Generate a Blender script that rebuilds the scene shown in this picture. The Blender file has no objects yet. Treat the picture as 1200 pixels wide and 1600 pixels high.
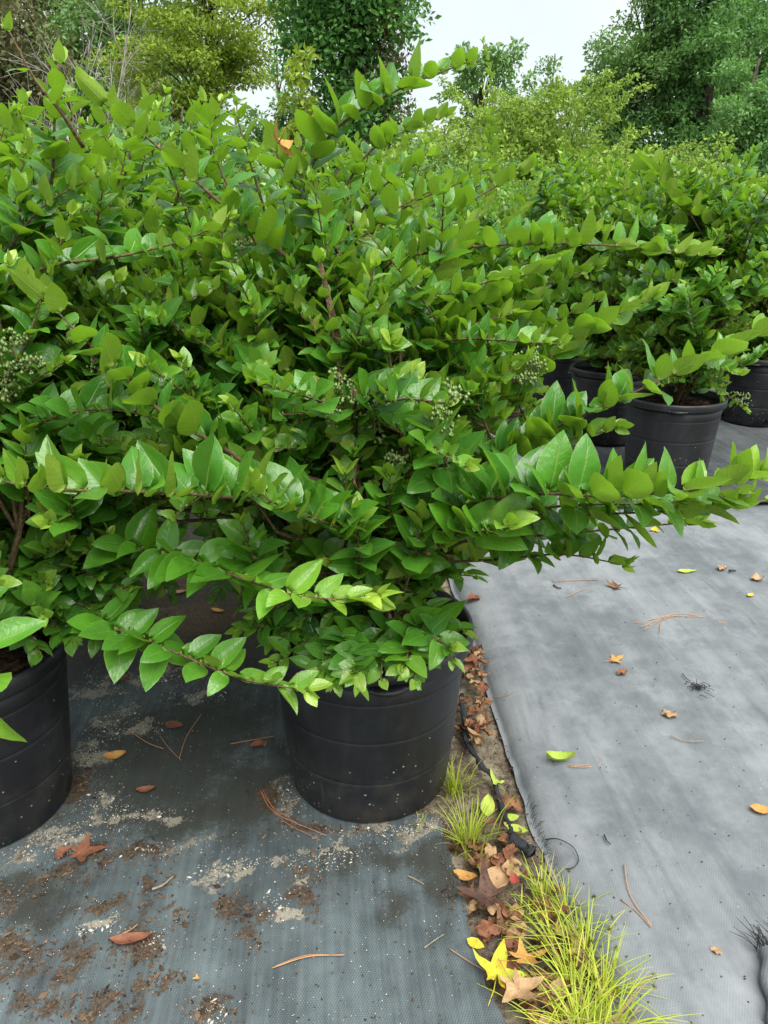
import bpy, math, random
import numpy as np
from mathutils import Vector, Matrix

# ------------------------------------------------------------------ camera, sky, sun, exposure
sc = bpy.context.scene
C = sc.collection
FPX, CAM_H, PITCH = 1210.0, 1.28, math.radians(21.0)
cam_d = bpy.data.cameras.new('camera'); cam = bpy.data.objects.new('camera', cam_d); C.objects.link(cam)
cam.location = (0, 0, CAM_H); cam.rotation_euler = (math.radians(90) - PITCH, 0, 0)
cam_d.sensor_fit = 'VERTICAL'; cam_d.sensor_height = 24.0; cam_d.lens = 24.0 * FPX / 1600.0
cam_d.clip_start = 0.05; cam_d.clip_end = 600
sc.camera = cam

SUN_EL, SUN_AZ = math.radians(62), math.radians(148)      # azimuth clockwise from +Y
world = bpy.data.worlds.new('World'); sc.world = world; world.use_nodes = True
nt = world.node_tree; nt.nodes.clear()
w_out = nt.nodes.new('ShaderNodeOutputWorld'); w_bg = nt.nodes.new('ShaderNodeBackground')
w_sky = nt.nodes.new('ShaderNodeTexSky'); w_sky.sky_type = 'NISHITA'; w_sky.sun_disc = False
w_sky.sun_elevation = SUN_EL; w_sky.sun_rotation = SUN_AZ; w_sky.dust_density = 4.0; w_sky.air_density = 1.2
w_mix = nt.nodes.new('ShaderNodeMix'); w_mix.data_type = 'RGBA'
w_noise = nt.nodes.new('ShaderNodeTexNoise'); w_noise.inputs['Scale'].default_value = 2.2; w_noise.inputs['Detail'].default_value = 5
w_ramp = nt.nodes.new('ShaderNodeValToRGB')
w_ramp.color_ramp.elements[0].color = (3.15, 3.45, 3.6, 1); w_ramp.color_ramp.elements[0].position = .35
w_ramp.color_ramp.elements[1].color = (3.95, 4.05, 4.1, 1); w_ramp.color_ramp.elements[1].position = .65
w_mix.inputs['Factor'].default_value = 0.88                # thick white cloud deck over the sky
nt.links.new(w_noise.outputs['Fac'], w_ramp.inputs['Fac'])
nt.links.new(w_sky.outputs['Color'], w_mix.inputs['A']); nt.links.new(w_ramp.outputs['Color'], w_mix.inputs['B'])
nt.links.new(w_mix.outputs['Result'], w_bg.inputs['Color']); w_bg.inputs['Strength'].default_value = 0.10
nt.links.new(w_bg.outputs['Background'], w_out.inputs['Surface'])

sun_d = bpy.data.lights.new('sun', 'SUN'); sun = bpy.data.objects.new('sun', sun_d); C.objects.link(sun)
sun_d.energy = 2.5; sun_d.angle = math.radians(55); sun_d.color = (1.0, .97, .92)
sd = Vector((math.sin(SUN_AZ) * math.cos(SUN_EL), math.cos(SUN_AZ) * math.cos(SUN_EL), math.sin(SUN_EL)))
sun.rotation_euler = sd.to_track_quat('Z', 'Y').to_euler()
sun.location = sd * 30

sc.view_settings.view_transform = 'Standard'; sc.view_settings.look = 'None'
sc.view_settings.exposure = 1.52; sc.view_settings.gamma = 1.0; sc.view_settings.use_curve_mapping = False
sc.cycles.use_denoising = True; sc.cycles.max_bounces = 10; sc.cycles.transparent_max_bounces = 4

# ------------------------------------------------------------------ helpers
rng = np.random.default_rng(11); random.seed(11)
CP, SP = math.cos(PITCH), math.sin(PITCH)
CAM = np.array([0, 0, CAM_H]); FW = np.array([0, CP, -SP]); RT = np.array([1.0, 0, 0]); UPC = np.array([0, SP, CP])
def at(px, py, d):                       # point seen at photo pixel px,py, d metres along the view axis
    return CAM + d * (FW + (px - 600) / FPX * RT - (py - 800) / FPX * UPC)
def gr(px, py, z=0.0):                   # ground point under a photo pixel
    r = FW + (px - 600) / FPX * RT - (py - 800) / FPX * UPC
    return CAM + r * ((z - CAM_H) / r[2])
def proj(P):
    q = np.asarray(P) - CAM
    d = q @ FW
    return 600 + FPX * (q @ RT) / d, 800 - FPX * (q @ UPC) / d, d
ROW = math.radians(4.15)                 # plant rows run slightly to the left of the view
U = np.array([-math.sin(ROW), math.cos(ROW), 0]); V = np.array([math.cos(ROW), math.sin(ROW), 0])

def norm(a): return a / np.maximum(np.linalg.norm(a, axis=-1, keepdims=True), 1e-9)

def make_mesh(name, verts, tris, smooth=True, attrs=None):
    me = bpy.data.meshes.new(name)
    verts = np.asarray(verts, dtype=np.float32); 
    if isinstance(tris, np.ndarray) and tris.ndim == 2:
        k = tris.shape[1]; nf = len(tris)
        me.vertices.add(len(verts)); me.vertices.foreach_set('co', verts.ravel())
        me.loops.add(nf * k); me.loops.foreach_set('vertex_index', tris.astype(np.int32).ravel())
        me.polygons.add(nf); me.polygons.foreach_set('loop_start', np.arange(0, nf * k, k, dtype=np.int32))
        me.update(calc_edges=True)
    else:
        me.from_pydata([tuple(map(float, v)) for v in verts], [], [tuple(int(i) for i in f) for f in tris]); me.update()
    if smooth: me.polygons.foreach_set('use_smooth', np.ones(len(me.polygons), dtype=bool))
    for an, (ty, arr) in (attrs or {}).items():
        a = me.attributes.new(an, ty, 'POINT')
        key = 'vector' if ty in ('FLOAT_VECTOR', 'FLOAT2') else 'value'
        a.data.foreach_set(key, np.asarray(arr, dtype=np.float32).ravel())
    return me
def link(name, me, mat, parent=None, loc=None, rz=0):
    o = bpy.data.objects.new(name, me); C.objects.link(o)
    if me is not None and mat is not None and len(me.materials) == 0: me.materials.append(mat)
    if parent is not None: o.parent = parent
    if loc is not None: o.location = [float(c) for c in loc]
    if rz: o.rotation_euler = (0, 0, rz)
    return o
def tag(o, label, cat, group=None, kind=None):
    if label: o['label'] = label
    if cat: o['category'] = cat
    if group: o['group'] = group
    if kind: o['kind'] = kind
    return o
def empty(name, loc=(0, 0, 0)):
    o = bpy.data.objects.new(name, None); C.objects.link(o); o.location = [float(c) for c in loc]; o.empty_display_size = .1
    return o

class MB:                                  # mesh builder of mixed polygons
    def __init__(s): s.v = []; s.f = []
    def add(s, verts, faces):
        b = len(s.v); s.v.extend([tuple(map(float, v)) for v in verts]); s.f.extend([tuple(i + b for i in f) for f in faces])
    def tube(s, P, R, k=5, cap=True):
        P = np.asarray(P, float); R = np.broadcast_to(np.asarray(R, float), (len(P),))
        T = norm(np.gradient(P, axis=0)); ref = np.array([.13, .21, .97]) 
        A = np.cross(T, ref); bad = np.linalg.norm(A, axis=1) < .1
        A[bad] = np.cross(T[bad], np.array([1., 0, 0])); A = norm(A); B = np.cross(T, A)
        ang = np.linspace(0, 2 * np.pi, k, endpoint=False)
        vs = (P[:, None] + R[:, None, None] * (np.cos(ang)[None, :, None] * A[:, None] + np.sin(ang)[None, :, None] * B[:, None])).reshape(-1, 3)
        fs = [(i * k + j, i * k + (j + 1) % k, (i + 1) * k + (j + 1) % k, (i + 1) * k + j) for i in range(len(P) - 1) for j in range(k)]
        if cap: fs += [tuple(range(k - 1, -1, -1)), tuple((len(P) - 1) * k + j for j in range(k))]
        s.add(vs, fs)
    def mesh(s, name, smooth=True): return make_mesh(name, np.array(s.v), s.f, smooth)

def catmull(P, n):
    P = np.asarray(P, float)
    Q = np.vstack([2 * P[0] - P[1], P, 2 * P[-1] - P[-2]])
    seg = len(P) - 1; t = np.linspace(0, seg - 1e-6, n); i = t.astype(int); f = (t - i)[:, None]
    a, b, c, d = Q[i], Q[i + 1], Q[i + 2], Q[i + 3]
    return .5 * ((2 * b) + (c - a) * f + (2 * a - 5 * b + 4 * c - d) * f ** 2 + (3 * b - a - 3 * c + d) * f ** 3)
def resample(P, n):
    s = np.concatenate([[0], np.cumsum(np.linalg.norm(np.diff(P, axis=0), axis=1))])
    t = np.linspace(0, s[-1], n)
    return np.stack([np.interp(t, s, P[:, k]) for k in range(3)], 1), s[-1]

# value noise for numpy
_perm = rng.random((64, 64))
def vnoise(x, y):
    xi = np.floor(x).astype(int); yi = np.floor(y).astype(int); fx = x - xi; fy = y - yi
    fx = fx * fx * (3 - 2 * fx); fy = fy * fy * (3 - 2 * fy)
    g = lambda a, b: _perm[a % 64, b % 64]
    return (g(xi, yi) * (1 - fx) + g(xi + 1, yi) * fx) * (1 - fy) + (g(xi, yi + 1) * (1 - fx) + g(xi + 1, yi + 1) * fx) * fy
def fbm(x, y, o=4):
    r = 0; a = .5
    for k in range(o): r = r + a * vnoise(x * 2 ** k + 7.3 * k, y * 2 ** k + 3.1 * k); a *= .5
    return r / (1 - .5 ** o)

# ------------------------------------------------------------------ material helpers
class NT:
    def __init__(s, name):
        s.m = bpy.data.materials.new(name); s.m.use_nodes = True; s.t = s.m.node_tree; s.t.nodes.clear()
        s.out = s.t.nodes.new('ShaderNodeOutputMaterial')
    def n(s, ty, **kw):
        nd = s.t.nodes.new('ShaderNode' + ty)
        for k, v in kw.items(): setattr(nd, k, v)
        return nd
    def l(s, a, b): s.t.links.new(a, b)
    def put(s, sock, v):
        if hasattr(v, 'is_output'): s.l(v, sock)
        else: sock.default_value = v
    def math(s, op, a, b=0.0, c=0.0, clamp=False):
        nd = s.n('Math', operation=op); nd.use_clamp = clamp
        s.put(nd.inputs[0], a); s.put(nd.inputs[1], b)
        if len(nd.inputs) > 2: s.put(nd.inputs[2], c)
        return nd.outputs[0]
    def mix(s, fac, a, b, mode='MIX'):
        nd = s.n('Mix', data_type='RGBA', blend_type=mode); s.put(nd.inputs['Factor'], fac)
        for k, v in (('A', a), ('B', b)):
            s.put(nd.inputs[k], (*v, 1) if isinstance(v, tuple) and len(v) == 3 else v)
        return nd.outputs['Result']
    def noise(s, vec, scale, detail=3, rough=.55, dist=0):
        nd = s.n('TexNoise'); nd.inputs['Scale'].default_value = scale; nd.inputs['Detail'].default_value = detail
        nd.inputs['Roughness'].default_value = rough; nd.inputs['Distortion'].default_value = dist
        if vec is not None: s.l(vec, nd.inputs['Vector'])
        return nd.outputs['Fac']
    def rng(s, v, a, b, c=0.0, d=1.0):
        nd = s.n('MapRange'); nd.interpolation_type = 'SMOOTHSTEP'
        s.put(nd.inputs['Value'], v); nd.inputs['From Min'].default_value = a; nd.inputs['From Max'].default_value = b
        nd.inputs['To Min'].default_value = c; nd.inputs['To Max'].default_value = d
        return nd.outputs[0]
    def scale(s, vec, x, y, z):
        nd = s.n('Mapping'); nd.inputs['Scale'].default_value = (x, y, z); s.l(vec, nd.inputs['Vector']); return nd.outputs[0]
    def bsdf(s, col, rough=.6, spec=.5, bump=None, bs=.3, bd=.01):
        b = s.n('BsdfPrincipled'); s.put(b.inputs['Base Color'], (*col, 1) if isinstance(col, tuple) and len(col) == 3 else col)
        s.put(b.inputs['Roughness'], rough); b.inputs['Specular IOR Level'].default_value = spec
        if bump is not None:
            bp = s.n('Bump'); bp.inputs['Strength'].default_value = bs; bp.inputs['Distance'].default_value = bd
            s.l(bump, bp.inputs['Height']); s.l(bp.outputs[0], b.inputs['Normal'])
        return b
    def done(s, sh): s.l(sh.outputs[0] if hasattr(sh, 'outputs') else sh, s.out.inputs['Surface']); return s.m

def leaf_material(name, top, top2, young, under, trans, tmix=.35, rough=.33):
    m = NT(name)
    a = m.n('Attribute', attribute_name='leaf_tone', attribute_type='GEOMETRY')
    oi = m.n('ObjectInfo')
    va = m.n('VectorMath', operation='ADD'); m.l(a.outputs['Vector'], va.inputs[0]); m.l(oi.outputs['Color'], va.inputs[1])
    sp = m.n('SeparateXYZ'); m.l(va.outputs[0], sp.inputs[0]); tint, yng, vary = sp.outputs
    uv = m.n('Attribute', attribute_name='leaf_uv', attribute_type='GEOMETRY')
    su = m.n('SeparateXYZ'); m.l(uv.outputs['Vector'], su.inputs[0])
    ax = m.math('ABSOLUTE', su.outputs[0]); v = su.outputs[1]
    rib = m.rng(ax, 0.03, 0.09, 1.0, 0.0)
    vein = m.math('FRACT', m.math('MULTIPLY', m.math('SUBTRACT', v, m.math('MULTIPLY', ax, .22)), 7.5))
    vein = m.rng(m.math('ABSOLUTE', m.math('SUBTRACT', vein, .5)), .0, .13, 1.0, 0.0)
    geo = m.n('NewGeometry')
    ns = m.noise(geo.outputs['Position'], 45, 3)
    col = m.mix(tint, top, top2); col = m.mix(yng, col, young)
    col = m.mix(m.math('MULTIPLY', m.rng(ns, .35, .7), .25), col, tuple(c * .72 for c in top))
    col = m.mix(m.math('MULTIPLY', rib, .45), col, (.22, .34, .06))
    col = m.mix(m.math('MULTIPLY', vein, .05), col, (.16, .28, .05))
    uc = m.mix(yng, under, tuple(min(1, c * 1.35) for c in under)); uc = m.mix(m.math('MULTIPLY', tint, .25), uc, young)
    uc = m.mix(m.math('MULTIPLY', rib, .5), uc, (.36, .42, .10)); uc = m.mix(m.math('MULTIPLY', vein, .28), uc, (.11, .18, .02))
    col = m.mix(m.math('MULTIPLY', m.math('GREATER_THAN', vary, .992), .6), col, (.36, .36, .05))
    col = m.mix(m.math('MULTIPLY', m.rng(vary, .2, .9), .22), col, (.030, .115, .040))
    edge = m.rng(ax, .90, .985)
    col = m.mix(m.math('MULTIPLY', edge, .45), col, (.24, .36, .07))
    spot = m.rng(m.noise(geo.outputs['Position'], 150, 1), .74, .80)            # a few brown specks
    col = m.mix(m.math('MULTIPLY', spot, .5), col, (.10, .07, .02))
    burn = m.math('MULTIPLY', m.rng(ax, .80, .97), m.math('MULTIPLY', m.math('GREATER_THAN', vary, .86), m.rng(m.noise(geo.outputs['Position'], 60, 3), .48, .58)))
    col = m.mix(geo.outputs['Backfacing'], col, uc); col = m.mix(m.math('MULTIPLY', burn, .8), col, (.13, .08, .03))
    hgt = m.math('SUBTRACT', m.math('MULTIPLY', m.noise(geo.outputs['Position'], 70, 2), .6), m.math('ADD', m.math('MULTIPLY', rib, .5), m.math('MULTIPLY', vein, .10)))
    rg = m.math('ADD', m.math('MULTIPLY', geo.outputs['Backfacing'], .3), m.math('ADD', rough, m.math('MULTIPLY', m.noise(geo.outputs['Position'], 25, 2), .12)))
    b = m.bsdf(col, rg, .55, hgt, .45, .004)
    t = m.n('BsdfTranslucent'); tc = m.mix(yng, trans, tuple(min(1, c * 1.3) for c in trans)); tc = m.mix(m.math('MULTIPLY', vein, .2), tc, tuple(c * .5 for c in trans)); m.l(tc, t.inputs['Color'])
    mx = m.n('MixShader'); mx.inputs[0].default_value = tmix; m.l(b.outputs[0], mx.inputs[1]); m.l(t.outputs[0], mx.inputs[2])
    return m.done(mx)

M = {}
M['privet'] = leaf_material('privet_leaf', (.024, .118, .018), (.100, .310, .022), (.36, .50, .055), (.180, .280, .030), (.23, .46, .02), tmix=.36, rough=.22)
def crown_mat(name, c1, c2, trans):
    m = NT(name); a = m.n('Attribute', attribute_name='leaf_tone', attribute_type='GEOMETRY')
    sp = m.n('SeparateXYZ'); m.l(a.outputs['Vector'], sp.inputs[0])
    b = m.bsdf(m.mix(sp.outputs[0], c1, c2), .55, .3)
    t = m.n('BsdfTranslucent'); t.inputs['Color'].default_value = (*trans, 1)
    mx = m.n('MixShader'); mx.inputs[0].default_value = .3; m.l(b.outputs[0], mx.inputs[1]); m.l(t.outputs[0], mx.inputs[2])
    return m.done(mx)
M['crown_dark'] = crown_mat('dark_foliage', (0.071, 0.180, 0.060), (0.180, 0.345, 0.105), (0.198, 0.428, 0.066))
M['crown_mid'] = crown_mat('mid_foliage', (0.086, 0.181, 0.054), (0.181, 0.329, 0.097), (0.218, 0.413, 0.073))
M['crown_lime'] = crown_mat('lime_foliage', (0.128, 0.209, 0.026), (0.284, 0.404, 0.045), (0.389, 0.508, 0.045))
M['crown_bush'] = crown_mat('bush_foliage', (.13, .22, .036), (.29, .44, .07), (.36, .52, .06))
M['crown_vine'] = crown_mat('vine_foliage', (0.039, 0.133, 0.033), (0.121, 0.290, 0.057), (0.121, 0.290, 0.048))
M['crown_dull'] = crown_mat('dull_foliage', (0.073, 0.092, 0.036), (0.155, 0.155, 0.063), (0.146, 0.163, 0.055))
M['crown_dry'] = crown_mat('dry_vine', (0.083, 0.066, 0.033), (0.165, 0.127, 0.061), (0.110, 0.088, 0.033))

m = NT('bark_twig'); g = m.n('NewGeometry'); n1 = m.noise(g.outputs['Position'], 180, 3)
M['twig'] = m.done(m.bsdf(m.mix(m.rng(n1, .3, .7), (.055, .034, .018), (.17, .115, .062)), .8, .25, n1, .6, .003))
m = NT('bark_tree'); g = m.n('NewGeometry'); n1 = m.noise(m.scale(g.outputs['Position'], 1, 1, .25), 14, 4)
M['bark'] = m.done(m.bsdf(m.mix(m.rng(n1, .3, .7), (.030, .024, .018), (.13, .11, .085)), .9, .2, n1, .8, .04))
m = NT('bark_grey'); g = m.n('NewGeometry'); n1 = m.noise(g.outputs['Position'], 6, 3)
M['bark_grey'] = m.done(m.bsdf(m.mix(n1, (.22, .20, .17), (.42, .40, .36)), .9, .2))
m = NT('berry'); oi = m.n('NewGeometry'); n1 = m.noise(oi.outputs['Position'], 120, 1)
M['berry'] = m.done(m.bsdf(m.mix(m.rng(n1, .35, .65), (.10, .17, .04), (.20, .28, .09)), .45, .4))
m = NT('berry_stalk'); M['stalk'] = m.done(m.bsdf((.20, .18, .09), .8, .2))

# black pot plastic with splashed grit
m = NT('pot_plastic'); tc = m.n('TexCoord'); ob = tc.outputs['Object']
vo = m.n('TexVoronoi'); vo.inputs['Scale'].default_value = 95; m.l(ob, vo.inputs['Vector'])
vsep = m.n('SeparateXYZ'); m.l(vo.outputs['Color'], vsep.inputs[0])
sz = m.n('SeparateXYZ'); m.l(ob, sz.inputs[0])
low = m.rng(sz.outputs[2], .02, .24, 1.0, .0)
thr = m.math('ADD', m.math('MULTIPLY', low, .40), .018)
grit = m.math('MULTIPLY', m.math('LESS_THAN', vsep.outputs[0], thr), m.math('LESS_THAN', vo.outputs['Distance'], m.math('MULTIPLY', vsep.outputs[1], .28)))
dust = m.rng(m.noise(ob, 7, 5, .65), .40, .78)
streak = m.rng(m.noise(m.scale(ob, 30, 30, 3), 1.0, 3), .5, .75)
col = m.mix(m.math('MULTIPLY', dust, .55), (.010, .011, .0135), (.044, .046, .052)); col = m.mix(m.math('MULTIPLY', streak, .25), col, (.034, .035, .040))
col = m.mix(m.math('MULTIPLY', m.rng(m.noise(ob, 16, 4), .40, .75), m.math('MULTIPLY', low, .5)), col, (.075, .065, .050))
scr = m.rng(m.noise(m.scale(ob, 1, 1, 14), 16, 2, .5, 1.5), .70, .73); col = m.mix(m.math('MULTIPLY', scr, .28), col, (.09, .09, .095))
run = m.math('MULTIPLY', m.rng(m.noise(m.scale(ob, 26, 26, 1.4), 1.0, 5, .7), .56, .70), m.rng(m.noise(ob, 5, 3), .45, .65)); col = m.mix(m.math('MULTIPLY', run, .35), col, (.085, .08, .07))
col = m.mix(m.math('MULTIPLY', grit, .8), col, (.34, .31, .25))
M['pot'] = m.done(m.bsdf(col, m.math('ADD', .42, m.math('MULTIPLY', dust, .22)), .5, m.noise(ob, 60, 3), .12, .003))

m = NT('potting_mix'); g = m.n('NewGeometry'); n1 = m.noise(g.outputs['Position'], 55, 5, .7)
M['mix'] = m.done(m.bsdf(m.mix(m.rng(n1, .3, .7), (.014, .009, .006), (.10, .06, .035)), .95, .15, n1, 1, .02))

# woven ground fabric: ribs run along local Y
def fabric(name, c_dark, c_light, dustc, dirt_shade=True, rib=210, streaky=.4, wv=1.0):
    m = NT(name); tc = m.n('TexCoord'); ob = tc.outputs['Object']; s3 = m.n('SeparateXYZ'); m.l(ob, s3.inputs[0])
    warp = m.noise(ob, 9, 2)
    xw = m.math('ADD', s3.outputs[0], m.math('MULTIPLY', warp, .012))
    r1 = m.math('SINE', m.math('MULTIPLY', xw, rib * 6.283)); r2 = m.math('SINE', m.math('MULTIPLY', s3.outputs[1], rib * .55 * 6.283))
    weave = m.math('MULTIPLY', r1, r2)
    strip = m.noise(m.scale(ob, 55, 2.2, 1), 1.0, 4, .7)         # faded bands along the weave
    big = m.noise(m.scale(ob, 1, .55, 1), 3.2, 5, .6)
    wear = m.noise(m.scale(ob, 9, .7, 1), 1.0, 4, .6)
    fac = m.math('ADD', m.math('MULTIPLY', m.rng(strip, .3, .7), streaky), m.math('MULTIPLY', m.rng(m.math('ADD', m.math('MULTIPLY', big, .6), m.math('MULTIPLY', m.noise(ob, 11, 6, .65), .4)), .36, .64), 1 - streaky))
    col = m.mix(fac, c_dark, c_light)
    col = m.mix(m.math('MULTIPLY', m.rng(wear, .50, .78), .6), col, c_dark)
    gap = m.math('MULTIPLY', m.rng(weave, .25, .9), m.rng(m.noise(ob, 14, 4), .40, .62))
    col = m.mix(m.math('MULTIPLY', gap, .55 * wv), col, tuple(c * .45 for c in c_dark))
    vo = m.n('TexVoronoi'); vo.inputs['Scale'].default_value = 62; m.l(ob, vo.inputs['Vector'])
    vs = m.n('SeparateXYZ'); m.l(vo.outputs['Color'], vs.inputs[0])
    hole = m.math('MULTIPLY', m.math('LESS_THAN', vs.outputs[0], .16), m.math('LESS_THAN', vo.outputs['Distance'], m.math('MULTIPLY', vs.outputs[1], .17)))
    speck = m.math('MULTIPLY', m.math('GREATER_THAN', vs.outputs[2], .90), m.math('LESS_THAN', vo.outputs['Distance'], .10))
    col = m.mix(m.math('MULTIPLY', speck, .6), col, dustc)
    col = m.mix(m.math('MULTIPLY', hole, .85), col, (.012, .013, .014))
    rough = .8
    if not dirt_shade:
        lines = m.math('MULTIPLY', m.rng(m.noise(m.scale(ob, 13, 1.3, 1), 1.0, 6, .66, .6), .55, .72), m.rng(m.noise(ob, 2.6, 3), .35, .6))
        col = m.mix(m.math('MULTIPLY', lines, .5), col, tuple(c * .55 for c in c_dark))
        col = m.mix(m.math('MULTIPLY', m.rng(m.noise(ob, 6, 7, .7), .52, .72), .35), col, tuple(c * 1.35 for c in c_light))
    if dirt_shade:
        at_ = m.n('Attribute', attribute_name='dirt_shade', attribute_type='GEOMETRY'); sa = m.n('SeparateXYZ'); m.l(at_.outputs['Vector'], sa.inputs[0])
        fine = m.noise(ob, 30, 8, .78); fine2 = m.noise(m.scale(ob, 1.2, 1, 1), 140, 4, .75)
        def mask(ch, lo, hi, w=.9): return m.rng(m.math('ADD', ch, m.math('MULTIPLY', m.math('SUBTRACT', m.math('MULTIPLY', m.math('ADD', fine, fine2), .5), .5), w)), lo, hi)
        stain = mask(sa.outputs[2], .25, .75, 1.7)  # real stains, plus the shade painted under the rear crowns
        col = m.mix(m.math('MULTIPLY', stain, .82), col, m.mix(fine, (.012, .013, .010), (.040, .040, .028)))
        sand = mask(sa.outputs[1], .50, .62, 2.6)
        col = m.mix(m.math('MULTIPLY', sand, .85), col, m.mix(fine2, (.16, .145, .11), (.36, .33, .265)))
        soil = mask(sa.outputs[0], .46, .60, 2.0)
        col = m.mix(m.math('MULTIPLY', soil, .95), col, m.mix(m.rng(fine2, .3, .7), (.022, .015, .010), (.105, .076, .050)))
        h = m.math('ADD', m.math('MULTIPLY', weave, .16 * wv), m.math('ADD', m.math('MULTIPLY', m.math('ADD', soil, m.math('MULTIPLY', sand, .6)), m.math('ADD', .7, fine2)), m.math('MULTIPLY', fine, .2)))
    else:
        h = m.math('ADD', m.math('MULTIPLY', weave, .16 * wv), m.math('MULTIPLY', m.noise(ob, 40, 4), .3))
    return m.done(m.bsdf(col, rough, .3, h, .55, .006))
M['fab_left'] = fabric('woven_fabric_dark', (.034, .043, .047), (.118, .150, .158), (.30, .29, .25))
M['fab_aisle'] = fabric('woven_fabric_faded', (.090, .104, .113), (.200, .216, .227), (.36, .36, .33), dirt_shade=False, rib=190, streaky=.14, wv=.35)
M['fab_right'] = fabric('woven_fabric_block', (.030, .034, .038), (.085, .095, .102), (.28, .25, .2), dirt_shade=False)
M['fab_black'] = fabric('woven_fabric_black', (.010, .011, .013), (.030, .033, .038), (.2, .19, .17), dirt_shade=False)

m = NT('soil'); g = m.n('NewGeometry'); n1 = m.noise(g.outputs['Position'], 70, 6, .72); n2 = m.noise(g.outputs['Position'], 9, 4)
col = m.mix(m.rng(n1, .3, .72), (.045, .032, .022), (.26, .215, .155)); col = m.mix(m.rng(n2, .5, .66), col, m.mix(n1, (.17, .15, .10), (.42, .37, .27)))
M['soil'] = m.done(m.bsdf(col, .95, .2, n1, 1, .012))
m = NT('field_ground'); g = m.n('NewGeometry'); n1 = m.noise(g.outputs['Position'], 3, 6, .7)
M['field'] = m.done(m.bsdf(m.mix(n1, (.05, .065, .025), (.13, .12, .06)), .95, .2, n1, 1, .05))

def dead_leaf(name, c1, c2, c3, tr=.15):
    m = NT(name); tcn = m.n('TexCoord'); oi = m.n('ObjectInfo'); va = m.n('VectorMath', operation='ADD'); m.l(tcn.outputs['Object'], va.inputs[0])
    cb = m.n('CombineXYZ'); m.l(m.math('MULTIPLY', oi.outputs['Random'], 9), cb.inputs[0]); m.l(cb.outputs[0], va.inputs[1])
    n1 = m.noise(va.outputs[0], 40, 4, .65); n2 = m.noise(va.outputs[0], 140, 3)
    col = m.mix(m.rng(n1, .35, .65), c1, c2); col = m.mix(m.rng(n2, .58, .72), col, c3)
    col = m.mix(m.math('MULTIPLY', oi.outputs['Random'], .45), col, c1)
    b = m.bsdf(col, .7, .3, n2, .5, .003); t = m.n('BsdfTranslucent'); m.l(col, t.inputs[0])
    mx = m.n('MixShader'); mx.inputs[0].default_value = tr; m.l(b.outputs[0], mx.inputs[1]); m.l(t.outputs[0], mx.inputs[2]); return m.done(mx)
M['brown'] = dead_leaf('dry_brown_leaf', (.12, .055, .025), (.26, .13, .06), (.05, .025, .015))
M['dark_brown'] = dead_leaf('dark_brown_leaf', (.055, .030, .022), (.12, .065, .045), (.03, .018, .012))
M['tan'] = dead_leaf('tan_leaf', (.32, .20, .10), (.45, .30, .16), (.16, .09, .04))
M['rust'] = dead_leaf('rust_leaf', (.17, .065, .035), (.25, .11, .06), (.08, .035, .022))
M['yellow'] = dead_leaf('yellow_leaf', (.52, .40, .03), (.42, .48, .04), (.30, .15, .03))
M['lime_leaf'] = dead_leaf('fallen_green_leaf', (.30, .42, .06), (.42, .50, .09), (.38, .30, .06))
M['orange'] = dead_leaf('orange_leaf', (.42, .20, .05), (.50, .30, .09), (.16, .07, .03))
M['pinkred'] = dead_leaf('red_leaf', (.30, .05, .04), (.34, .09, .06), (.12, .03, .03))
m = NT('pine_straw'); oi = m.n('ObjectInfo'); M['needle'] = m.done(m.bsdf(m.mix(oi.outputs['Random'], (.26, .11, .05), (.42, .24, .12)), .7, .3))
m = NT('dry_twig'); g = m.n('NewGeometry'); M['dry'] = m.done(m.bsdf(m.mix(m.noise(g.outputs['Position'], 90, 2), (.10, .075, .05), (.42, .34, .24)), .85, .2))
m = NT('thread'); M['thread'] = m.done(m.bsdf((.018, .019, .021), .6, .4))
def grass_mat(name, c1, c2):
    m = NT(name); a = m.n('Attribute', attribute_name='leaf_tone', attribute_type='GEOMETRY'); s = m.n('SeparateXYZ'); m.l(a.outputs['Vector'], s.inputs[0])
    col = m.mix(s.outputs[0], c1, c2); col = m.mix(s.outputs[1], col, (.42, .32, .16)); b = m.bsdf(col, .5, .35); t = m.n('BsdfTranslucent'); m.l(col, t.inputs[0])
    mx = m.n('MixShader'); mx.inputs[0].default_value = .4; m.l(b.outputs[0], mx.inputs[1]); m.l(t.outputs[0], mx.inputs[2]); return m.done(mx)
M['grass'] = grass_mat('sedge_blade', (.26, .40, .035), (.62, .66, .08)); M['seed'] = grass_mat('sedge_seed', (.42, .38, .07), (.60, .54, .12))
m = NT('chips_brown'); g = m.n('NewGeometry'); M['chip'] = m.done(m.bsdf(m.mix(g.outputs['Random Per Island'], (.020, .013, .008), (.15, .10, .062)), .9, .2))
m = NT('chips_sand'); g = m.n('NewGeometry'); M['grain'] = m.done(m.bsdf(m.mix(g.outputs['Random Per Island'], (.22, .20, .16), (.62, .58, .50)), .8, .3))

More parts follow.
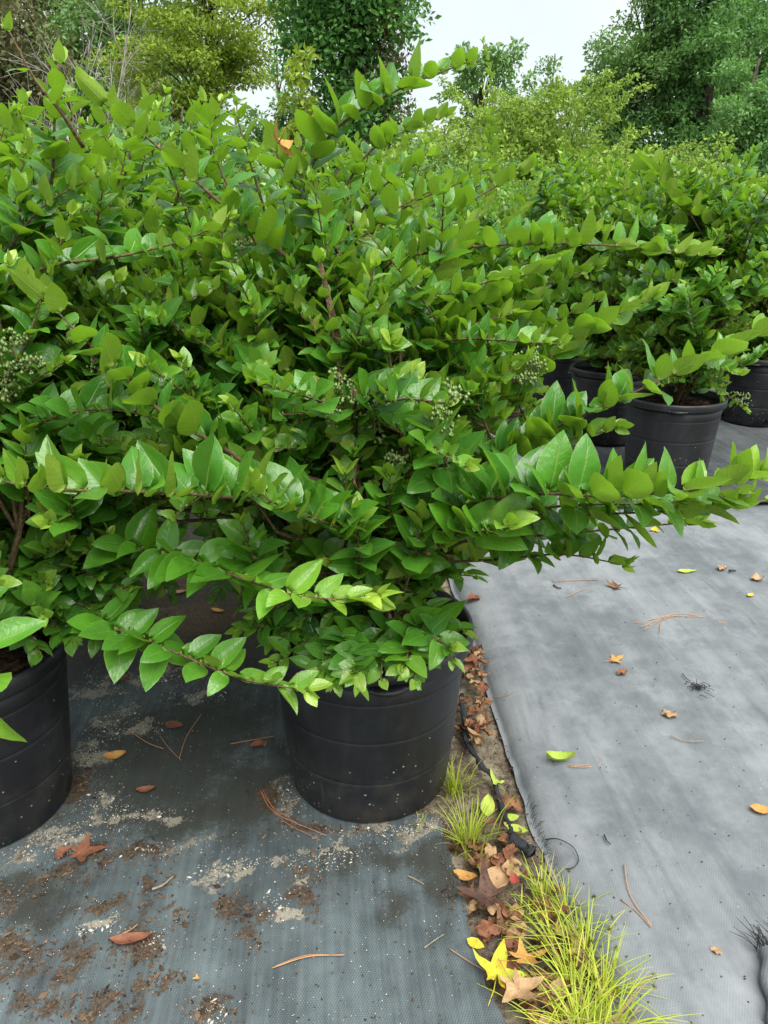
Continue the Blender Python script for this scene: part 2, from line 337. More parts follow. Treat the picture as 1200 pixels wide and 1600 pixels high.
# ------------------------------------------------------------------ setting: ground and fabric sheets
ROT = ROW
def to_st(P):  P = np.asarray(P); return P[..., 0] * V[0] + P[..., 1] * V[1], P[..., 0] * U[0] + P[..., 1] * U[1]
def grid_sheet(name, t0, t1, s0, s1, dt, ds, zf, mat, attr=None, edge=None):
    ts = np.arange(t0, t1 + dt * .5, dt); ss = np.arange(s0, s1 + ds * .5, ds); Tg, Sg = np.meshgrid(ts, ss)
    if edge is not None: Tg = edge(Tg, Sg)
    Z = zf(Tg, Sg); vs = np.stack([Tg, Sg, Z], -1).reshape(-1, 3); nx, ny = len(ts), len(ss)
    i = (np.arange(ny - 1)[:, None] * nx + np.arange(nx - 1)[None]).ravel()
    q = np.stack([i, i + 1, i + nx + 1, i + nx], 1)
    at_ = {'dirt_shade': ('FLOAT_VECTOR', attr(Tg, Sg).reshape(-1, 3))} if attr else None
    o = link(name, make_mesh(name, vs, q, True, at_), mat); o.rotation_euler = (0, 0, ROT); o['kind'] = 'structure'; return o

gsz = 220
gv = [(-gsz, -30, -.05), (gsz, -30, -.05), (gsz, 380, -.05), (-gsz, 380, -.05)]
o = link('ground', make_mesh('ground', np.array(gv), np.array([[0, 1, 2, 3]])), M['field']); o['kind'] = 'structure'

# edges of the fabrics in row coordinates (t across, s along)
def st_px(px, py, z=0.): t, s = to_st(gr(px, py, z)); return float(t), float(s)
E_aisle = [st_px(*p, .03) for p in ((1010, 1640), (930, 1480), (868, 1340), (815, 1200), (775, 1090), (742, 985), (700, 860))]
E_left = [st_px(*p) for p in ((790, 1620), (745, 1480), (712, 1360), (700, 1330), (690, 1300))]
POT_M = np.array([-.035, 1.555, 0]); POT_L = np.array([-.93, 1.45, 0])
tM, sM = to_st(POT_M)
def e_aisle(s): p = sorted(E_aisle, key=lambda q: q[1]); return np.interp(s, [q[1] for q in p], [q[0] for q in p])
def e_left(s):  p = sorted(E_left, key=lambda q: q[1]); return np.interp(s, [q[1] for q in p], [q[0] for q in p])

patches_soil = [((40, 1505), .055, .05), ((70, 1570), .05, .04), ((20, 1475), .05, .03), ((115, 1490), .04, .05), ((215, 1470), .05, .035), ((245, 1395), .03, .05), ((215, 1500), .06, .03), ((235, 1540), .025, .02),
    ((375, 1430), .045, .04), ((480, 1385), .04, .06), ((355, 1410), .025, .03), ((330, 1580), .04, .03), ((160, 1418), .05, .02), ((100, 1370), .07, .03), ((210, 1335), .09, .03), ((150, 1330), .06, .03), ((20, 1400), .05, .03), ((125, 1590), .03, .02), ((520, 1295), .11, .025), ((430, 1250), .05, .05),
    ((120, 1230), .05, .09), ((165, 1560), .04, .015), ((270, 1530), .03, .02), ((400, 1480), .02, .02), ((285, 1440), .02, .02), ((190, 1585), .03, .02), ((310, 970), .22, .15), ((260, 900), .25, .15), ((300, 1050), .08, .03)]
patches_sand = [((330, 1368), .045, .02), ((475, 1350), .06, .03), ((530, 1340), .06, .03), ((430, 1420), .03, .04), ((150, 1455), .06, .012), ((335, 1585), .03, .02), ((590, 1300), .16, .03), ((660, 1290), .1, .035), ((455, 1250), .03, .08), ((110, 1300), .12, .035), ((60, 1330), .10, .03), ((160, 1260), .05, .05),
    ((150, 1075), .10, .07), ((250, 1060), .12, .04), ((170, 1130), .05, .08), ((140, 1180), .04, .05), ((215, 1140), .10, .03), ((310, 1090), .08, .03), ((380, 1350), .04, .02), ((245, 1470), .03, .02), ((270, 1330), .10, .02), ((225, 1275), .10, .02), ((275, 960), .1, .09)]
stains = [((250, 1200), .32, .28), ((330, 1130), .25, .25), ((230, 1180), .2, .3), ((400, 1230), .15, .18), ((300, 1270), .30, .10), ((60, 1420), .1, .06), ((180, 1000), .6, .3), ((540, 1350), .10, .04), ((610, 1420), .05, .06), ((690, 1380), .04, .1), ((30, 1380), .2, .05), ((640, 1340), .15, .05)]
def dirt_shade_attr(Tg, Sg):
    out = np.zeros(Tg.shape + (3,)); wob = fbm(Tg * 14, Sg * 14) - .5; wob2 = fbm(Tg * 14 + 31, Sg * 14 + 17) - .5
    Tw = Tg + wob * .15 + (fbm(Tg * 45, Sg * 45) - .5) * .05; Sw = Sg + wob2 * .15 + (fbm(Tg * 45 + 9, Sg * 45 + 5) - .5) * .05; brk = fbm(Tg * 26 + 3, Sg * 26 + 8)
    for ch, lst in enumerate((patches_soil, patches_sand, stains)):
        for (px, py), a, b in lst:
            t, s = st_px(px, py); g_ = np.exp(-((Tw - t) / a) ** 2 - ((Sw - s) / b) ** 2) * ((.38 + .95 * brk) if ch < 2 else .8)
            out[..., ch] = np.maximum(out[..., ch], g_ * (.88 if ch == 1 else 1))
    # grit washed up around the pot feet
    for c in (POT_M, POT_L):
        t, s = to_st(c); r = np.hypot(Tw - t, Sw - s)
        out[..., 1] = np.maximum(out[..., 1], .62 * np.exp(-((r - .205) / .028) ** 2))
        out[..., 0] = np.maximum(out[..., 0], .50 * np.exp(-((r - .215) / .03) ** 2))
    # further back under the crowns: shade painted dark into the fabric, plus soil litter
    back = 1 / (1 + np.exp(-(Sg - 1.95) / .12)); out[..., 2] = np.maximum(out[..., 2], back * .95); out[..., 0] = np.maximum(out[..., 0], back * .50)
    out += (fbm(Tg * 5 + 50, Sg * 5)[..., None] - .5) * np.array([.22, .16, .25])
    return out
def left_edge(Tg, Sg):
    lim = np.where(Sg < 1.40, e_left(Sg), np.where(Sg < 1.8, .10, .17)) + (fbm(Sg * 20, Sg * 0 + 3) - .5) * .03
    return np.minimum(Tg, lim)
def left_z(Tg, Sg): return .004 + .006 * (fbm(Tg * 5, Sg * 3) - .4) + .002 * (fbm(Tg * 22, Sg * 9) - .5)
grid_sheet('ground_fabric_near', -2.3, .48, .45, 3.6, .015, .017, left_z, M['fab_left'], dirt_shade_attr, left_edge)
grid_sheet('ground_fabric_far', -7.5, .30, 3.6, 12.5, .2, .2, lambda T, S: .004 + 0 * T, M['fab_black'])

def soil_z(Tg, Sg): return -.022 + .030 * (fbm(Tg * 9, Sg * 9) - .35) + .012 * (fbm(Tg * 40, Sg * 40) - .5)
grid_sheet('soil_strip', -.10, .75, .4, 3.2, .01, .012, soil_z, M['soil'])

AISLE_W = 1.62
def aisle_prof(T, S):
    e = e_aisle(S); x = T
    h = .036 * np.clip(1 - np.exp(-np.maximum(x, 0) / .022), 0, 1) * (.75 + .25 * fbm(S * 3, S * 0)) 
    h = np.where(x < .0, -.012, h - .010)
    wr = 0
    for k, (c, w, a) in enumerate(((.10, .010, .008), (.19, .012, .011), (.30, .03, .010), (.36, .010, .009), (.52, .05, .012), (.62, .012, .008), (.80, .02, .010), (1.0, .06, .012), (1.2, .03, .010))):
        cc = c + .05 * (fbm(S * 1.3 + k * 9, S * 0 + k) - .5) * 2 + .06 * (S - 1.2) * (-.25 if k % 2 else .12)
        wr = wr + a * np.exp(-((x - cc) / w) ** 2) * (.3 + fbm(S * 2 + k, S * 0 + 5 * k))
    und = .016 * (fbm(T * 4 + 9, S * 1.6) - .5) + .006 * (fbm(T * 14, S * 5) - .5)
    return h + wr + und * np.clip(x / .1, 0, 1) + .004
def aisle_sheet():
    xs = np.concatenate([[-.012, -.006, 0, .003, .007, .012, .018, .025, .035, .05], np.arange(.065, AISLE_W, .018)])
    ss = np.concatenate([np.arange(.35, 3.3, .018), np.arange(3.35, 13, .12)])
    Xg, Sg = np.meshgrid(xs, ss); wob = (fbm(Sg * 9, Sg * 0 + 2) - .5) * .022
    e = np.where(Sg < 2.05, e_aisle(Sg), e_aisle(np.array(2.05)))
    Tg = e + Xg + wob; Z = aisle_prof(Xg, Sg)
    nx, ny = len(xs), len(ss); i = (np.arange(ny - 1)[:, None] * nx + np.arange(nx - 1)[None]).ravel()
    o = link('aisle_fabric', make_mesh('aisle_fabric', np.stack([Tg, Sg, Z], -1).reshape(-1, 3), np.stack([i, i + 1, i + nx + 1, i + nx], 1)), M['fab_aisle'])
    o.rotation_euler = (0, 0, ROT); o['kind'] = 'structure'
aisle_sheet()
def aisle_h(P):
    t, s = to_st(P); e = e_aisle(np.minimum(s, 2.05)); return float(aisle_prof(np.array([t - e]), np.array([s]))[0])
grid_sheet('ground_fabric_block', 1.12, 7.5, 3.2, 14, .1, .1, lambda T, S: .046 + .012 * (fbm(T * 3, S * 3) - .5), M['fab_right'])

# ------------------------------------------------------------------ pots
def pot_profile():
    H = .42; out = [(0, .004), (.180, .004), (.188, .010)]
    r = lambda z: .190 + .033 * (z / H)
    for g0, st in ((.122, 0.0), (.236, .0006), (.336, .0012)):
        o = st; out += [(r(g0 - .008) + o, g0 - .008), (r(g0 - .0022) + o, g0 - .0022), (r(g0 - .0010) + o - .0008, g0 - .0010), (r(g0 + .0010) + o - .0008, g0 + .0010), (r(g0 + .0020) + o, g0 + .0020), (r(g0 + .012) + o + .0003, g0 + .012)]
    out.append((r(.382) + .0045, .382))
    return out, H, r
def lathe(prof, k=56):
    mb = MB(); ang = np.linspace(0, 2 * np.pi, k, endpoint=False)
    vs = [(r * math.cos(a), r * math.sin(a), z) for r, z in prof for a in ang]
    mb.add(vs, [(i * k + j, i * k + (j + 1) % k, (i + 1) * k + (j + 1) % k, (i + 1) * k + j) for i in range(len(prof) - 1) for j in range(k)])
    return mb
prof, PH, pr = pot_profile()
body = lathe([(.001, .004)] + prof[1:] + [(pr(.384) - .004, .384), (pr(.30) - .006, .30)]).mesh('pot_body')
rim = lathe([(pr(.40) - .006, .386), (pr(.40) + .004, .3845), (.2365, .386), (.2385, .390), (.2375, .410), (.2345, .419), (.229, .4215), (.2235, .418), (.2205, .39), (.2195, .36)]).mesh('pot_rim')
def soil_disc():
    mb = MB(); k = 40; rings = (0.001, .03, .06, .09, .12, .15, .18, .205, .2165); vs = []
    for r in rings:
        for j in range(k):
            a = 2 * math.pi * j / k; vs.append((r * math.cos(a), r * math.sin(a), .352 + .03 * (1 - (r / .22) ** 2) + .022 * (random.random() - .5)))
    mb.add(vs, [(i * k + j, i * k + (j + 1) % k, (i + 1) * k + (j + 1) % k, (i + 1) * k + j) for i in range(len(rings) - 1) for j in range(k)])
    for _ in range(160):
        r = .2 * math.sqrt(random.random()); a = random.random() * 6.28; p = np.array([r * math.cos(a), r * math.sin(a), .352 + .03 * (1 - (r / .22) ** 2) + .010])
        s = .006 + .012 * random.random(); d = norm(np.random.default_rng(_).normal(size=3) * np.array([1, 1, .3])); e = np.cross(d, [0, 0, 1]); e = e / np.linalg.norm(e)
        q = [p - d * s - e * s * .4, p + d * s - e * s * .4, p + d * s + e * s * .4, p - d * s + e * s * .4]
        mb.add(q + [v + np.array([0, 0, .004]) for v in q], [(3, 2, 1, 0), (4, 5, 6, 7), (0, 1, 5, 4), (1, 2, 6, 5), (2, 3, 7, 6), (3, 0, 4, 7)])
    return mb.mesh('potting_mix', False)
mixme = soil_disc()
def handle_mesh():
    mb = MB(); n = 9; a = np.linspace(-.17, .17, n); vs = []
    for t in a:
        for r, z in ((.2385, .388), (.262 - .06 * t * t * 8, .388), (.262 - .06 * t * t * 8, .396), (.2385, .398)): vs.append((r * math.cos(t), r * math.sin(t), z))
    mb.add(vs, [(i * 4 + j, i * 4 + (j + 1) % 4, i * 4 + 4 + (j + 1) % 4, i * 4 + 4 + j) for i in range(n - 1) for j in range(4)] + [(0, 1, 2, 3), (4 * n - 1, 4 * n - 2, 4 * n - 3, 4 * n - 4)])
    return mb.mesh('handle')
handme = handle_mesh()
m = NT('hole_black'); M['hole'] = m.done(m.bsdf((.003, .003, .003), .9, .1))
def hole_mesh():
    mb = MB(); k = 12; vs = [(.1925, 0, .035)] + [(.1925 + .001, .016 * math.cos(2 * math.pi * j / k), .035 + .016 * math.sin(2 * math.pi * j / k)) for j in range(k)]
    mb.add(vs, [(0, 1 + j, 1 + (j + 1) % k) for j in range(k)]); return mb.mesh('drain_hole')
holeme = hole_mesh()
def pot(loc, label, rz=0, group='black nursery pots', scale=1.0, holes=True):
    e = empty('nursery_pot', loc); e.rotation_euler = (random.uniform(-.01, .01), random.uniform(-.01, .01), rz); e.scale = (scale,) * 3
    tag(e, label, 'plant pot', group)
    link('pot_body', body, M['pot'], e); link('pot_rim', rim, M['pot'], e); link('potting_mix', mixme, M['mix'], e)
    for a in (0, math.pi): link('handle', handme, M['pot'], e, rz=a)
    for k in range(4 if holes else 0): link('drain_hole', holeme, M['hole'], e, rz=k * math.pi / 2 + .6)
    return e

# ------------------------------------------------------------------ privet leaves
def leaf_template(fold, bend, curl, twist, width, rows, cols, seed):
    r = np.random.default_rng(seed); vs = []; uv = []; tr = []
    ts = np.linspace(.10, .88, rows) if rows < 5 else np.array([.07, .2, .36, .54, .74, .91])[:rows]; A = .7 / 1.65
    wf = lambda t: width * (t ** .60 * (1 - t) ** .98) / ((.38) ** .60 * (.62) ** .98)
    xs = np.linspace(-1, 1, cols)
    def place(x, t):
        w = wf(t) if 0 < t < 1 else 0; X = x * w; ang = bend * t ** 1.5; y = t; z = 0
        # bend along the length: integrate a curve of growing angle
        k = np.linspace(0, t, 9); a = bend * k ** 1.3; y = np.trapz(np.cos(a), k) if t > 0 else 0; zb = -np.trapz(np.sin(a), k) if t > 0 else 0
        z = zb + abs(X) * math.tan(fold) - curl * (abs(x) ** 3) * w * .8 + .012 * math.sin(7 * t + 3 * x + seed)
        tw = twist * t; return (X * math.cos(tw), y, z + X * math.sin(tw))
    vs.append((0, 0, 0)); uv.append((0, 0))
    for t in ts:
        for x in xs: vs.append(place(x, t)); uv.append((x, t))
    vs.append(place(0, 1.0)); uv.append((0, 1))
    for j in range(cols - 1): tr.append((0, 1 + j + 1, 1 + j))
    for i in range(rows - 1):
        for j in range(cols - 1):
            a = 1 + i * cols + j; b = a + 1; c = a + cols; d = c + 1; tr += [(a, b, d), (a, d, c)]
    n = len(vs) - 1
    for j in range(cols - 1): a = 1 + (rows - 1) * cols + j; tr.append((a, a + 1, n))
    tr = [(a, b, c) for a, b, c in tr]
    tr[:cols - 1] = [(0, 1 + j, 1 + j + 1)[::-1] if False else (0, 1 + j + 1, 1 + j)[::-1] for j in range(cols - 1)]
    return np.array(vs), np.array(tr), np.array(uv)
specs = [(.30, .35, .10, .10, .29), (.45, .10, .0, -.25, .27), (.22, .70, .25, .30, .30), (.38, -.15, .10, .1, .26), (.18, .5, .4, -.4, .31), (.6, .3, .0, .15, .25), (.12, .15, .15, .45, .29), (.34, 1.0, .2, -.2, .28)]
HI = [leaf_template(*s, 4, 5, i) for i, s in enumerate(specs)]
HX = [leaf_template(*s, 6, 5, i) for i, s in enumerate(specs)]
LO = [leaf_template(*s, 3, 3, i) for i, s in enumerate(specs)]
def leaf_mesh(i): v, t, u = HX[i]; return make_mesh('leaf', v, t, True, {'leaf_uv': ('FLOAT_VECTOR', np.c_[u, np.zeros(len(u))])})
LEAF_ME = [leaf_mesh(i) for i in range(len(specs))]
for me in LEAF_ME: me.materials.append(M['privet'])

class Shrub:
    def __init__(s, base, hi): s.base = np.asarray(base, float); s.hi = hi; s.L = []; s.wood = MB(); s.berries = []
    def shoot(s, P, size=.065, gap=.03, start=.2, r0=.0035, r1=.0012, vee=.55, flat=0.0, young=.15, tone=.4, k=5, lead=.5, tip_n=2, wood=True, density=1.0, rg=None):
        rg = rg or rng
        P, Ln = resample(np.asarray(P, float), max(5, int(3 + len(P) * 1.2)) if not s.hi else 14)
        if wood: s.wood.tube(P, np.linspace(r0, r1, len(P)), k)
        n = max(2, int(Ln * (1 - start) / gap))
        f = np.linspace(start, 1.0, n); idx = f * (len(P) - 1)
        Q = np.stack([np.interp(idx, np.arange(len(P)), P[:, c]) for c in range(3)], 1)
        T = norm(np.gradient(P, axis=0)); T = norm(np.stack([np.interp(idx, np.arange(len(P)), T[:, c]) for c in range(3)], 1))
        up = np.array([0, 0, 1.0]); side = np.cross(T, up); sl = np.linalg.norm(side, axis=1, keepdims=True); horiz = np.clip(sl, 0, 1)
        side = np.where(sl > .05, side / np.maximum(sl, 1e-6), np.array([1.0, 0, 0])); oth = np.cross(side, T)
        phi0 = rg.random() * 6.28
        for sg in (0, 1):
            phi = phi0 + np.arange(n) * (math.pi / 2) + sg * math.pi + rg.normal(0, .22, n)
            # on level shoots the leaves twist towards the two sides
            lat = np.where(np.cos(phi) >= 0, 1.0, -1.0) if True else 0
            tgt = np.where(sg == 0, 0.0, math.pi) + rg.normal(0, .35, n) + np.where(np.arange(n) % 2 == 0, .45, -.35) * (1 if sg == 0 else -1)
            ph = np.where(horiz[:, 0] > .55, tgt, phi)
            rad = np.cos(ph)[:, None] * side + np.sin(ph)[:, None] * oth
            hz = horiz * np.ones((1, 3))
            a = lead + rg.normal(0, .12, (n, 1)); tipf = np.clip((f[:, None] - .8) / .2, 0, 1)
            Ld = norm(T * (a + tipf * .7) + rad * (.85 - .25 * tipf) + up * (vee * horiz) + rg.normal(0, .13, (n, 3)))
            Nn = T * (.8 - .5 * flat) - rad * (.75 * (1 - flat)) * np.where(horiz > .55, np.clip(vee * 1.6, 0, 1.2), 1.0) + up * (.25 + 1.0 * flat) + rg.normal(0, .19, (n, 3))
            Nn = Nn - (Nn * Ld).sum(1, keepdims=True) * Ld; Nn = norm(Nn)
            ln = size * (.72 + .5 * np.sin(np.pi * np.clip(.15 + f * .75, 0, 1))) * rg.uniform(.7, 1.12, n) * (1 - .30 * f ** 5)
            y = np.clip((f - .62) / .38, 0, 1) ** 2 * (young + .12) * rg.uniform(.5, 1.3, n) + np.where(f > .97, young * .8, 0)
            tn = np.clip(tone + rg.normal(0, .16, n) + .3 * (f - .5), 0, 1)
            keep = rg.random(n) < density
            for i in np.nonzero(keep)[0]:
                s.L.append((Q[i], Ld[i], Nn[i], ln[i], rg.integers(len(specs)), tn[i], min(1, y[i]), rg.random()))
        # terminal pair
        for q in range(tip_n):
            Ld = norm(T[-1] + rg.normal(0, .3, 3)); Nn = np.cross(Ld, rg.normal(size=3)); Nn = norm(Nn)
            s.L.append((Q[-1], Ld, Nn, size * .5 * rg.uniform(.5, 1), rg.integers(len(specs)), .7, min(1, young + .35), .3))
    def finish(s):
        if isinstance(s.L, list):
            L = s.L
            s.P = np.array([l[0] for l in L]); s.D = np.array([l[1] for l in L]); s.N = np.array([l[2] for l in L])
            s.S = np.array([l[3] for l in L]); s.K = np.array([l[4] for l in L]); s.tone = np.array([[l[5], l[6], l[7]] for l in L])
            s.X = np.cross(s.D, s.N)

def crown_shoots(sh, ells, n, size, seed, start=.14, tone=.35, trunk=True, gap=.03, up=.30, reach=(.26, .50), cull=None, density=1.0, k=4):
    rg = np.random.default_rng(seed); b = sh.base
    limbs = []
    if trunk:
        for i in range(5):
            c, r = ells[0]; a = 2 * math.pi * i / 5 + rg.random(); tip = np.array(c) + np.array(r) * np.array([math.cos(a) * .5, math.sin(a) * .5, .35 + .3 * rg.random()])
            p0 = b + np.array([math.cos(a) * .03, math.sin(a) * .03, .37]); mid = (p0 + tip) / 2 + np.array([math.cos(a) * .06, math.sin(a) * .06, -.02]) + rg.normal(0, .03, 3)
            P = catmull([p0, mid, tip], 12); sh.wood.tube(P, np.linspace(.010, .0014, 12), 6); limbs.append(P); sh.shoot(P, size, .026, .55, .004, .0015, vee=.3, young=.3, tone=.5, wood=False, rg=rg)
    LP = np.vstack(limbs) if limbs else None
    made = 0; tries = 0
    wts = np.array([e[1][0] * e[1][1] * e[1][2] for e in ells]) ** .67; wts /= wts.sum()
    while made < n and tries < n * 4:
        tries += 1; e = ells[rg.choice(len(ells), p=wts)]; c = np.array(e[0]); r = np.array(e[1])
        d = norm(rg.normal(size=3)); 
        if d[2] < -.55 and rg.random() < .6: d[2] = -d[2]
        rad = rg.uniform(.62, 1.06) if rg.random() < .75 else rg.uniform(.35, .7)
        tip = c + r * d * rad
        if tip[2] < .40: tip[2] = .40 + .06 * rg.random()
        if cull is not None and cull(tip): continue
        L = rg.uniform(*reach)
        o = norm(d * np.array([1, 1, .7]) + np.array([0, 0, up]) + rg.normal(0, .28, 3))
        p0 = tip - o * L - np.array([0, 0, .04]) * rg.random()
        low_ = np.clip((.60 - p0[2]) / .15, 0, 1)          # low shoots start from the trunk above the pot, never outside it
        if low_ > 0:
            hv_ = p0[:2] - b[:2]; rr_ = np.linalg.norm(hv_); lim_ = .10 + .2 * (1 - low_); p0[:2] = b[:2] + hv_ * min(1, lim_ / max(rr_, 1e-6)); p0[2] = max(p0[2], b[2] + .46)
        mid = (p0 + tip) / 2 + norm(rg.normal(size=3)) * .03 + np.array([0, 0, .035]) * rg.uniform(-.6, 1.4)
        if cull is not None and (cull(mid)): continue
        pts = [p0, mid, tip]
        if LP is not None and rg.random() < .6:
            j = np.argmin(np.linalg.norm(LP - p0, axis=1)); q = LP[max(0, j - 2)]
            if np.linalg.norm(q - p0) > .05: sh.wood.tube(catmull([q, (q + p0) / 2 + np.array([0, 0, .015]), p0], 6), np.linspace(.005, .0032, 6), 4)
        sh.shoot(catmull(pts, 8), size * rg.uniform(.8, 1.15), gap, start, .0032, .0014, vee=rg.uniform(.45, .95), flat=rg.uniform(0, .22), young=rg.choice([.06, .18, .42, .65], p=[.35, .3, .22, .13]), tone=tone * rg.uniform(.5, 1.5), k=k, density=density, rg=rg)
        made += 1

SHRUBS = []
def new_shrub(base, hi, label, group): s = Shrub(base, hi); s.label = label; s.group = group; SHRUBS.append(s); return s
def hero(sh, pts, **kw):
    kw['gap'] = kw.get('gap', .03) * .70; kw['size'] = kw.get('size', .065) * 1.03; kw.setdefault('density', .92)
    P = catmull([at(*p) for p in pts], 24); sh.shoot(P, **kw)

# --- the shrub in the front pot
A = new_shrub(POT_M, True, 'big spreading glossy privet shrub in the black pot beside the leaf litter strip', None)
def cull_main(p):
    x, y, d = proj(p)
    if y > 870 and not (470 < x < 790 and y < 960): return True
    if x > 800 and y > 640: return True
    if x > 880 and y > 470: return True
    if x > 600 and y < 205 + (x - 600) * .42: return True
    if x > 960: return True
    if y < 200: return True
    return d < 1.08
crown_shoots(A, [((-.10, 1.56, .98), (.48, .44, .36)), ((-.02, 1.50, .63), (.36, .34, .24)), ((.18, 1.72, .92), (.36, .36, .34)), ((-.36, 1.6, .95), (.36, .36, .36))], 400, .060, 5, tone=.58, gap=.0205, cull=cull_main)
mb = A.wood
hero(A, [(560, 930, 1.78), (490, 700, 1.66), (470, 610, 1.6), (508, 530, 1.55), (497, 440, 1.5), (430, 330, 1.46)], size=.066, gap=.035, start=.72, r0=.013, r1=.0018, vee=.5, young=.2, tone=.55, k=7)
hero(A, [(600, 850, 1.6), (720, 792, 1.35), (830, 772, 1.22), (950, 776, 1.15), (1080, 766, 1.12), (1188, 745, 1.12)], size=.080, gap=.030, start=.22, r0=.0045, vee=.95, flat=.0, young=.45, tone=.55, k=6, lead=.25)
hero(A, [(690, 860, 1.55), (790, 822, 1.36), (900, 806, 1.27), (1020, 800, 1.23), (1120, 795, 1.21), (1195, 782, 1.2)], size=.070, gap=.034, start=.3, vee=.25, flat=.2, young=.3, tone=.5, k=6)
hero(A, [(680, 830, 1.5), (800, 800, 1.32), (920, 788, 1.25), (1040, 786, 1.21), (1150, 772, 1.19)], size=.068, gap=.030, start=.3, vee=-.05, flat=.55, young=.25, tone=.3, k=5)
hero(A, [(680, 850, 1.55), (800, 840, 1.4), (900, 832, 1.33), (1010, 822, 1.3), (1090, 815, 1.28)], size=.060, gap=.030, start=.3, vee=.2, flat=.35, young=.3, tone=.5, k=5)
hero(A, [(660, 740, 1.6), (780, 712, 1.48), (880, 690, 1.42), (960, 668, 1.39)], size=.066, gap=.030, start=.25, vee=.7, young=.2, tone=.4, k=5)
hero(A, [(660, 880, 1.55), (780, 874, 1.42), (880, 866, 1.34), (972, 882, 1.30)], size=.060, gap=.03, start=.3, vee=.7, young=.25, tone=.5)
hero(A, [(640, 770, 1.6), (760, 722, 1.5), (860, 672, 1.43), (960, 628, 1.39), (1060, 580, 1.37), (1200, 512, 1.35)], size=.076, gap=.034, start=.3, r0=.005, vee=.85, young=.25, tone=.5, k=6, lead=.35)
hero(A, [(600, 720, 1.68), (720, 645, 1.6), (820, 585, 1.55), (900, 525, 1.5), (1015, 466, 1.46)], size=.072, gap=.028, start=.35, r0=.0045, vee=.55, young=.45, tone=.6, k=6, lead=.9)
hero(A, [(640, 560, 1.66), (740, 500, 1.6), (830, 455, 1.55), (925, 420, 1.52)], size=.066, gap=.028, start=.3, vee=.55, young=.4, tone=.6, lead=.8)
hero(A, [(480, 450, 1.62), (570, 414, 1.55), (700, 390, 1.5), (830, 380, 1.47), (960, 384, 1.45), (1105, 398, 1.45)], size=.064, gap=.030, start=.15, r0=.0045, vee=.7, young=.35, tone=.55, k=6)
hero(A, [(560, 470, 1.7), (680, 430, 1.66), (800, 395, 1.62), (940, 360, 1.6)], size=.060, gap=.03, start=.2, vee=.7, young=.35, tone=.55)
hero(A, [(510, 430, 1.52), (475, 310, 1.43), (512, 215, 1.37), (580, 162, 1.33), (650, 128, 1.31), (728, 98, 1.30)], size=.070, gap=.031, start=.28, r0=.0045, vee=.7, young=.35, tone=.6, k=6)
hero(A, [(520, 330, 1.66), (570, 245, 1.62), (630, 205, 1.6), (695, 182, 1.6)], size=.056, gap=.028, start=.2, vee=.7, young=.25, tone=.55)
hero(A, [(515, 560, 1.6), (505, 480, 1.5), (460, 412, 1.42), (370, 340, 1.36), (270, 250, 1.30), (200, 190, 1.27), (145, 148, 1.26)], size=.074, gap=.034, start=.22, r0=.006, vee=.6, young=.4, tone=.6, k=6, lead=.2)
hero(A, [(560, 500, 1.55), (530, 400, 1.46), (480, 320, 1.4), (440, 262, 1.37), (425, 215, 1.36)], size=.072, gap=.034, start=.2, r0=.005, vee=.6, young=.15, tone=.55, k=6)
hero(A, [(560, 870, 1.5), (480, 795, 1.32), (330, 775, 1.16), (180, 767, 1.06), (70, 764, 1.0), (-30, 745, .97)], size=.082, gap=.034, start=.24, r0=.0045, vee=.9, young=.35, tone=.6, k=6, lead=.25)
hero(A, [(590, 880, 1.5), (550, 835, 1.36), (480, 805, 1.26), (425, 785, 1.2), (400, 760, 1.17)], size=.082, gap=.03, start=.3, vee=.9, young=.55, tone=.7, k=6)
hero(A, [(640, 860, 1.5), (700, 838, 1.36), (755, 830, 1.25), (795, 822, 1.18)], size=.085, gap=.026, start=.4, vee=.5, flat=.5, young=.45, tone=.8, k=6, lead=.8)
hero(A, [(700, 770, 1.42), (698, 730, 1.36), (684, 685, 1.31), (676, 655, 1.3)], size=.078, gap=.024, start=.3, vee=.3, young=.3, tone=.55, k=6, lead=.6)
hero(A, [(560, 960, 1.66), (525, 1000, 1.54), (500, 1045, 1.46)], size=.062, gap=.026, start=.2, vee=.15, flat=.8, young=.15, tone=.35)
hero(A, [(600, 965, 1.62), (578, 1010, 1.50), (556, 1050, 1.43)], size=.066, gap=.024, start=.35, vee=.15, flat=.8, young=.3, tone=.75)
hero(A, [(630, 965, 1.58), (640, 1005, 1.47), (630, 1040, 1.42)], size=.066, gap=.024, start=.35, vee=.15, flat=.8, young=.3, tone=.75)
for pts_ in ([(560, 950, 1.66), (480, 1000, 1.56), (430, 1035, 1.5)], [(560, 970, 1.6), (545, 1020, 1.48), (560, 1070, 1.42)], [(620, 970, 1.58), (640, 1020, 1.46), (650, 1062, 1.41)], [(600, 960, 1.6), (500, 1030, 1.5), (470, 1065, 1.45)], [(650, 955, 1.56), (690, 1000, 1.46), (705, 1030, 1.43)], [(570, 960, 1.62), (540, 1010, 1.5), (525, 1065, 1.44)], [(610, 960, 1.6), (600, 1010, 1.48), (595, 1060, 1.42)], [(640, 950, 1.58), (690, 970, 1.5), (725, 985, 1.46)], [(520, 960, 1.68), (440, 970, 1.6), (380, 985, 1.55)]):
    hero(A, pts_, size=.056, gap=.026, start=.3, vee=.15, flat=.8, young=.2, tone=.5)
hero(A, [(640, 960, 1.56), (668, 990, 1.46), (700, 1008, 1.42)], size=.064, gap=.026, start=.35, vee=.3, flat=.7, young=.3, tone=.75)
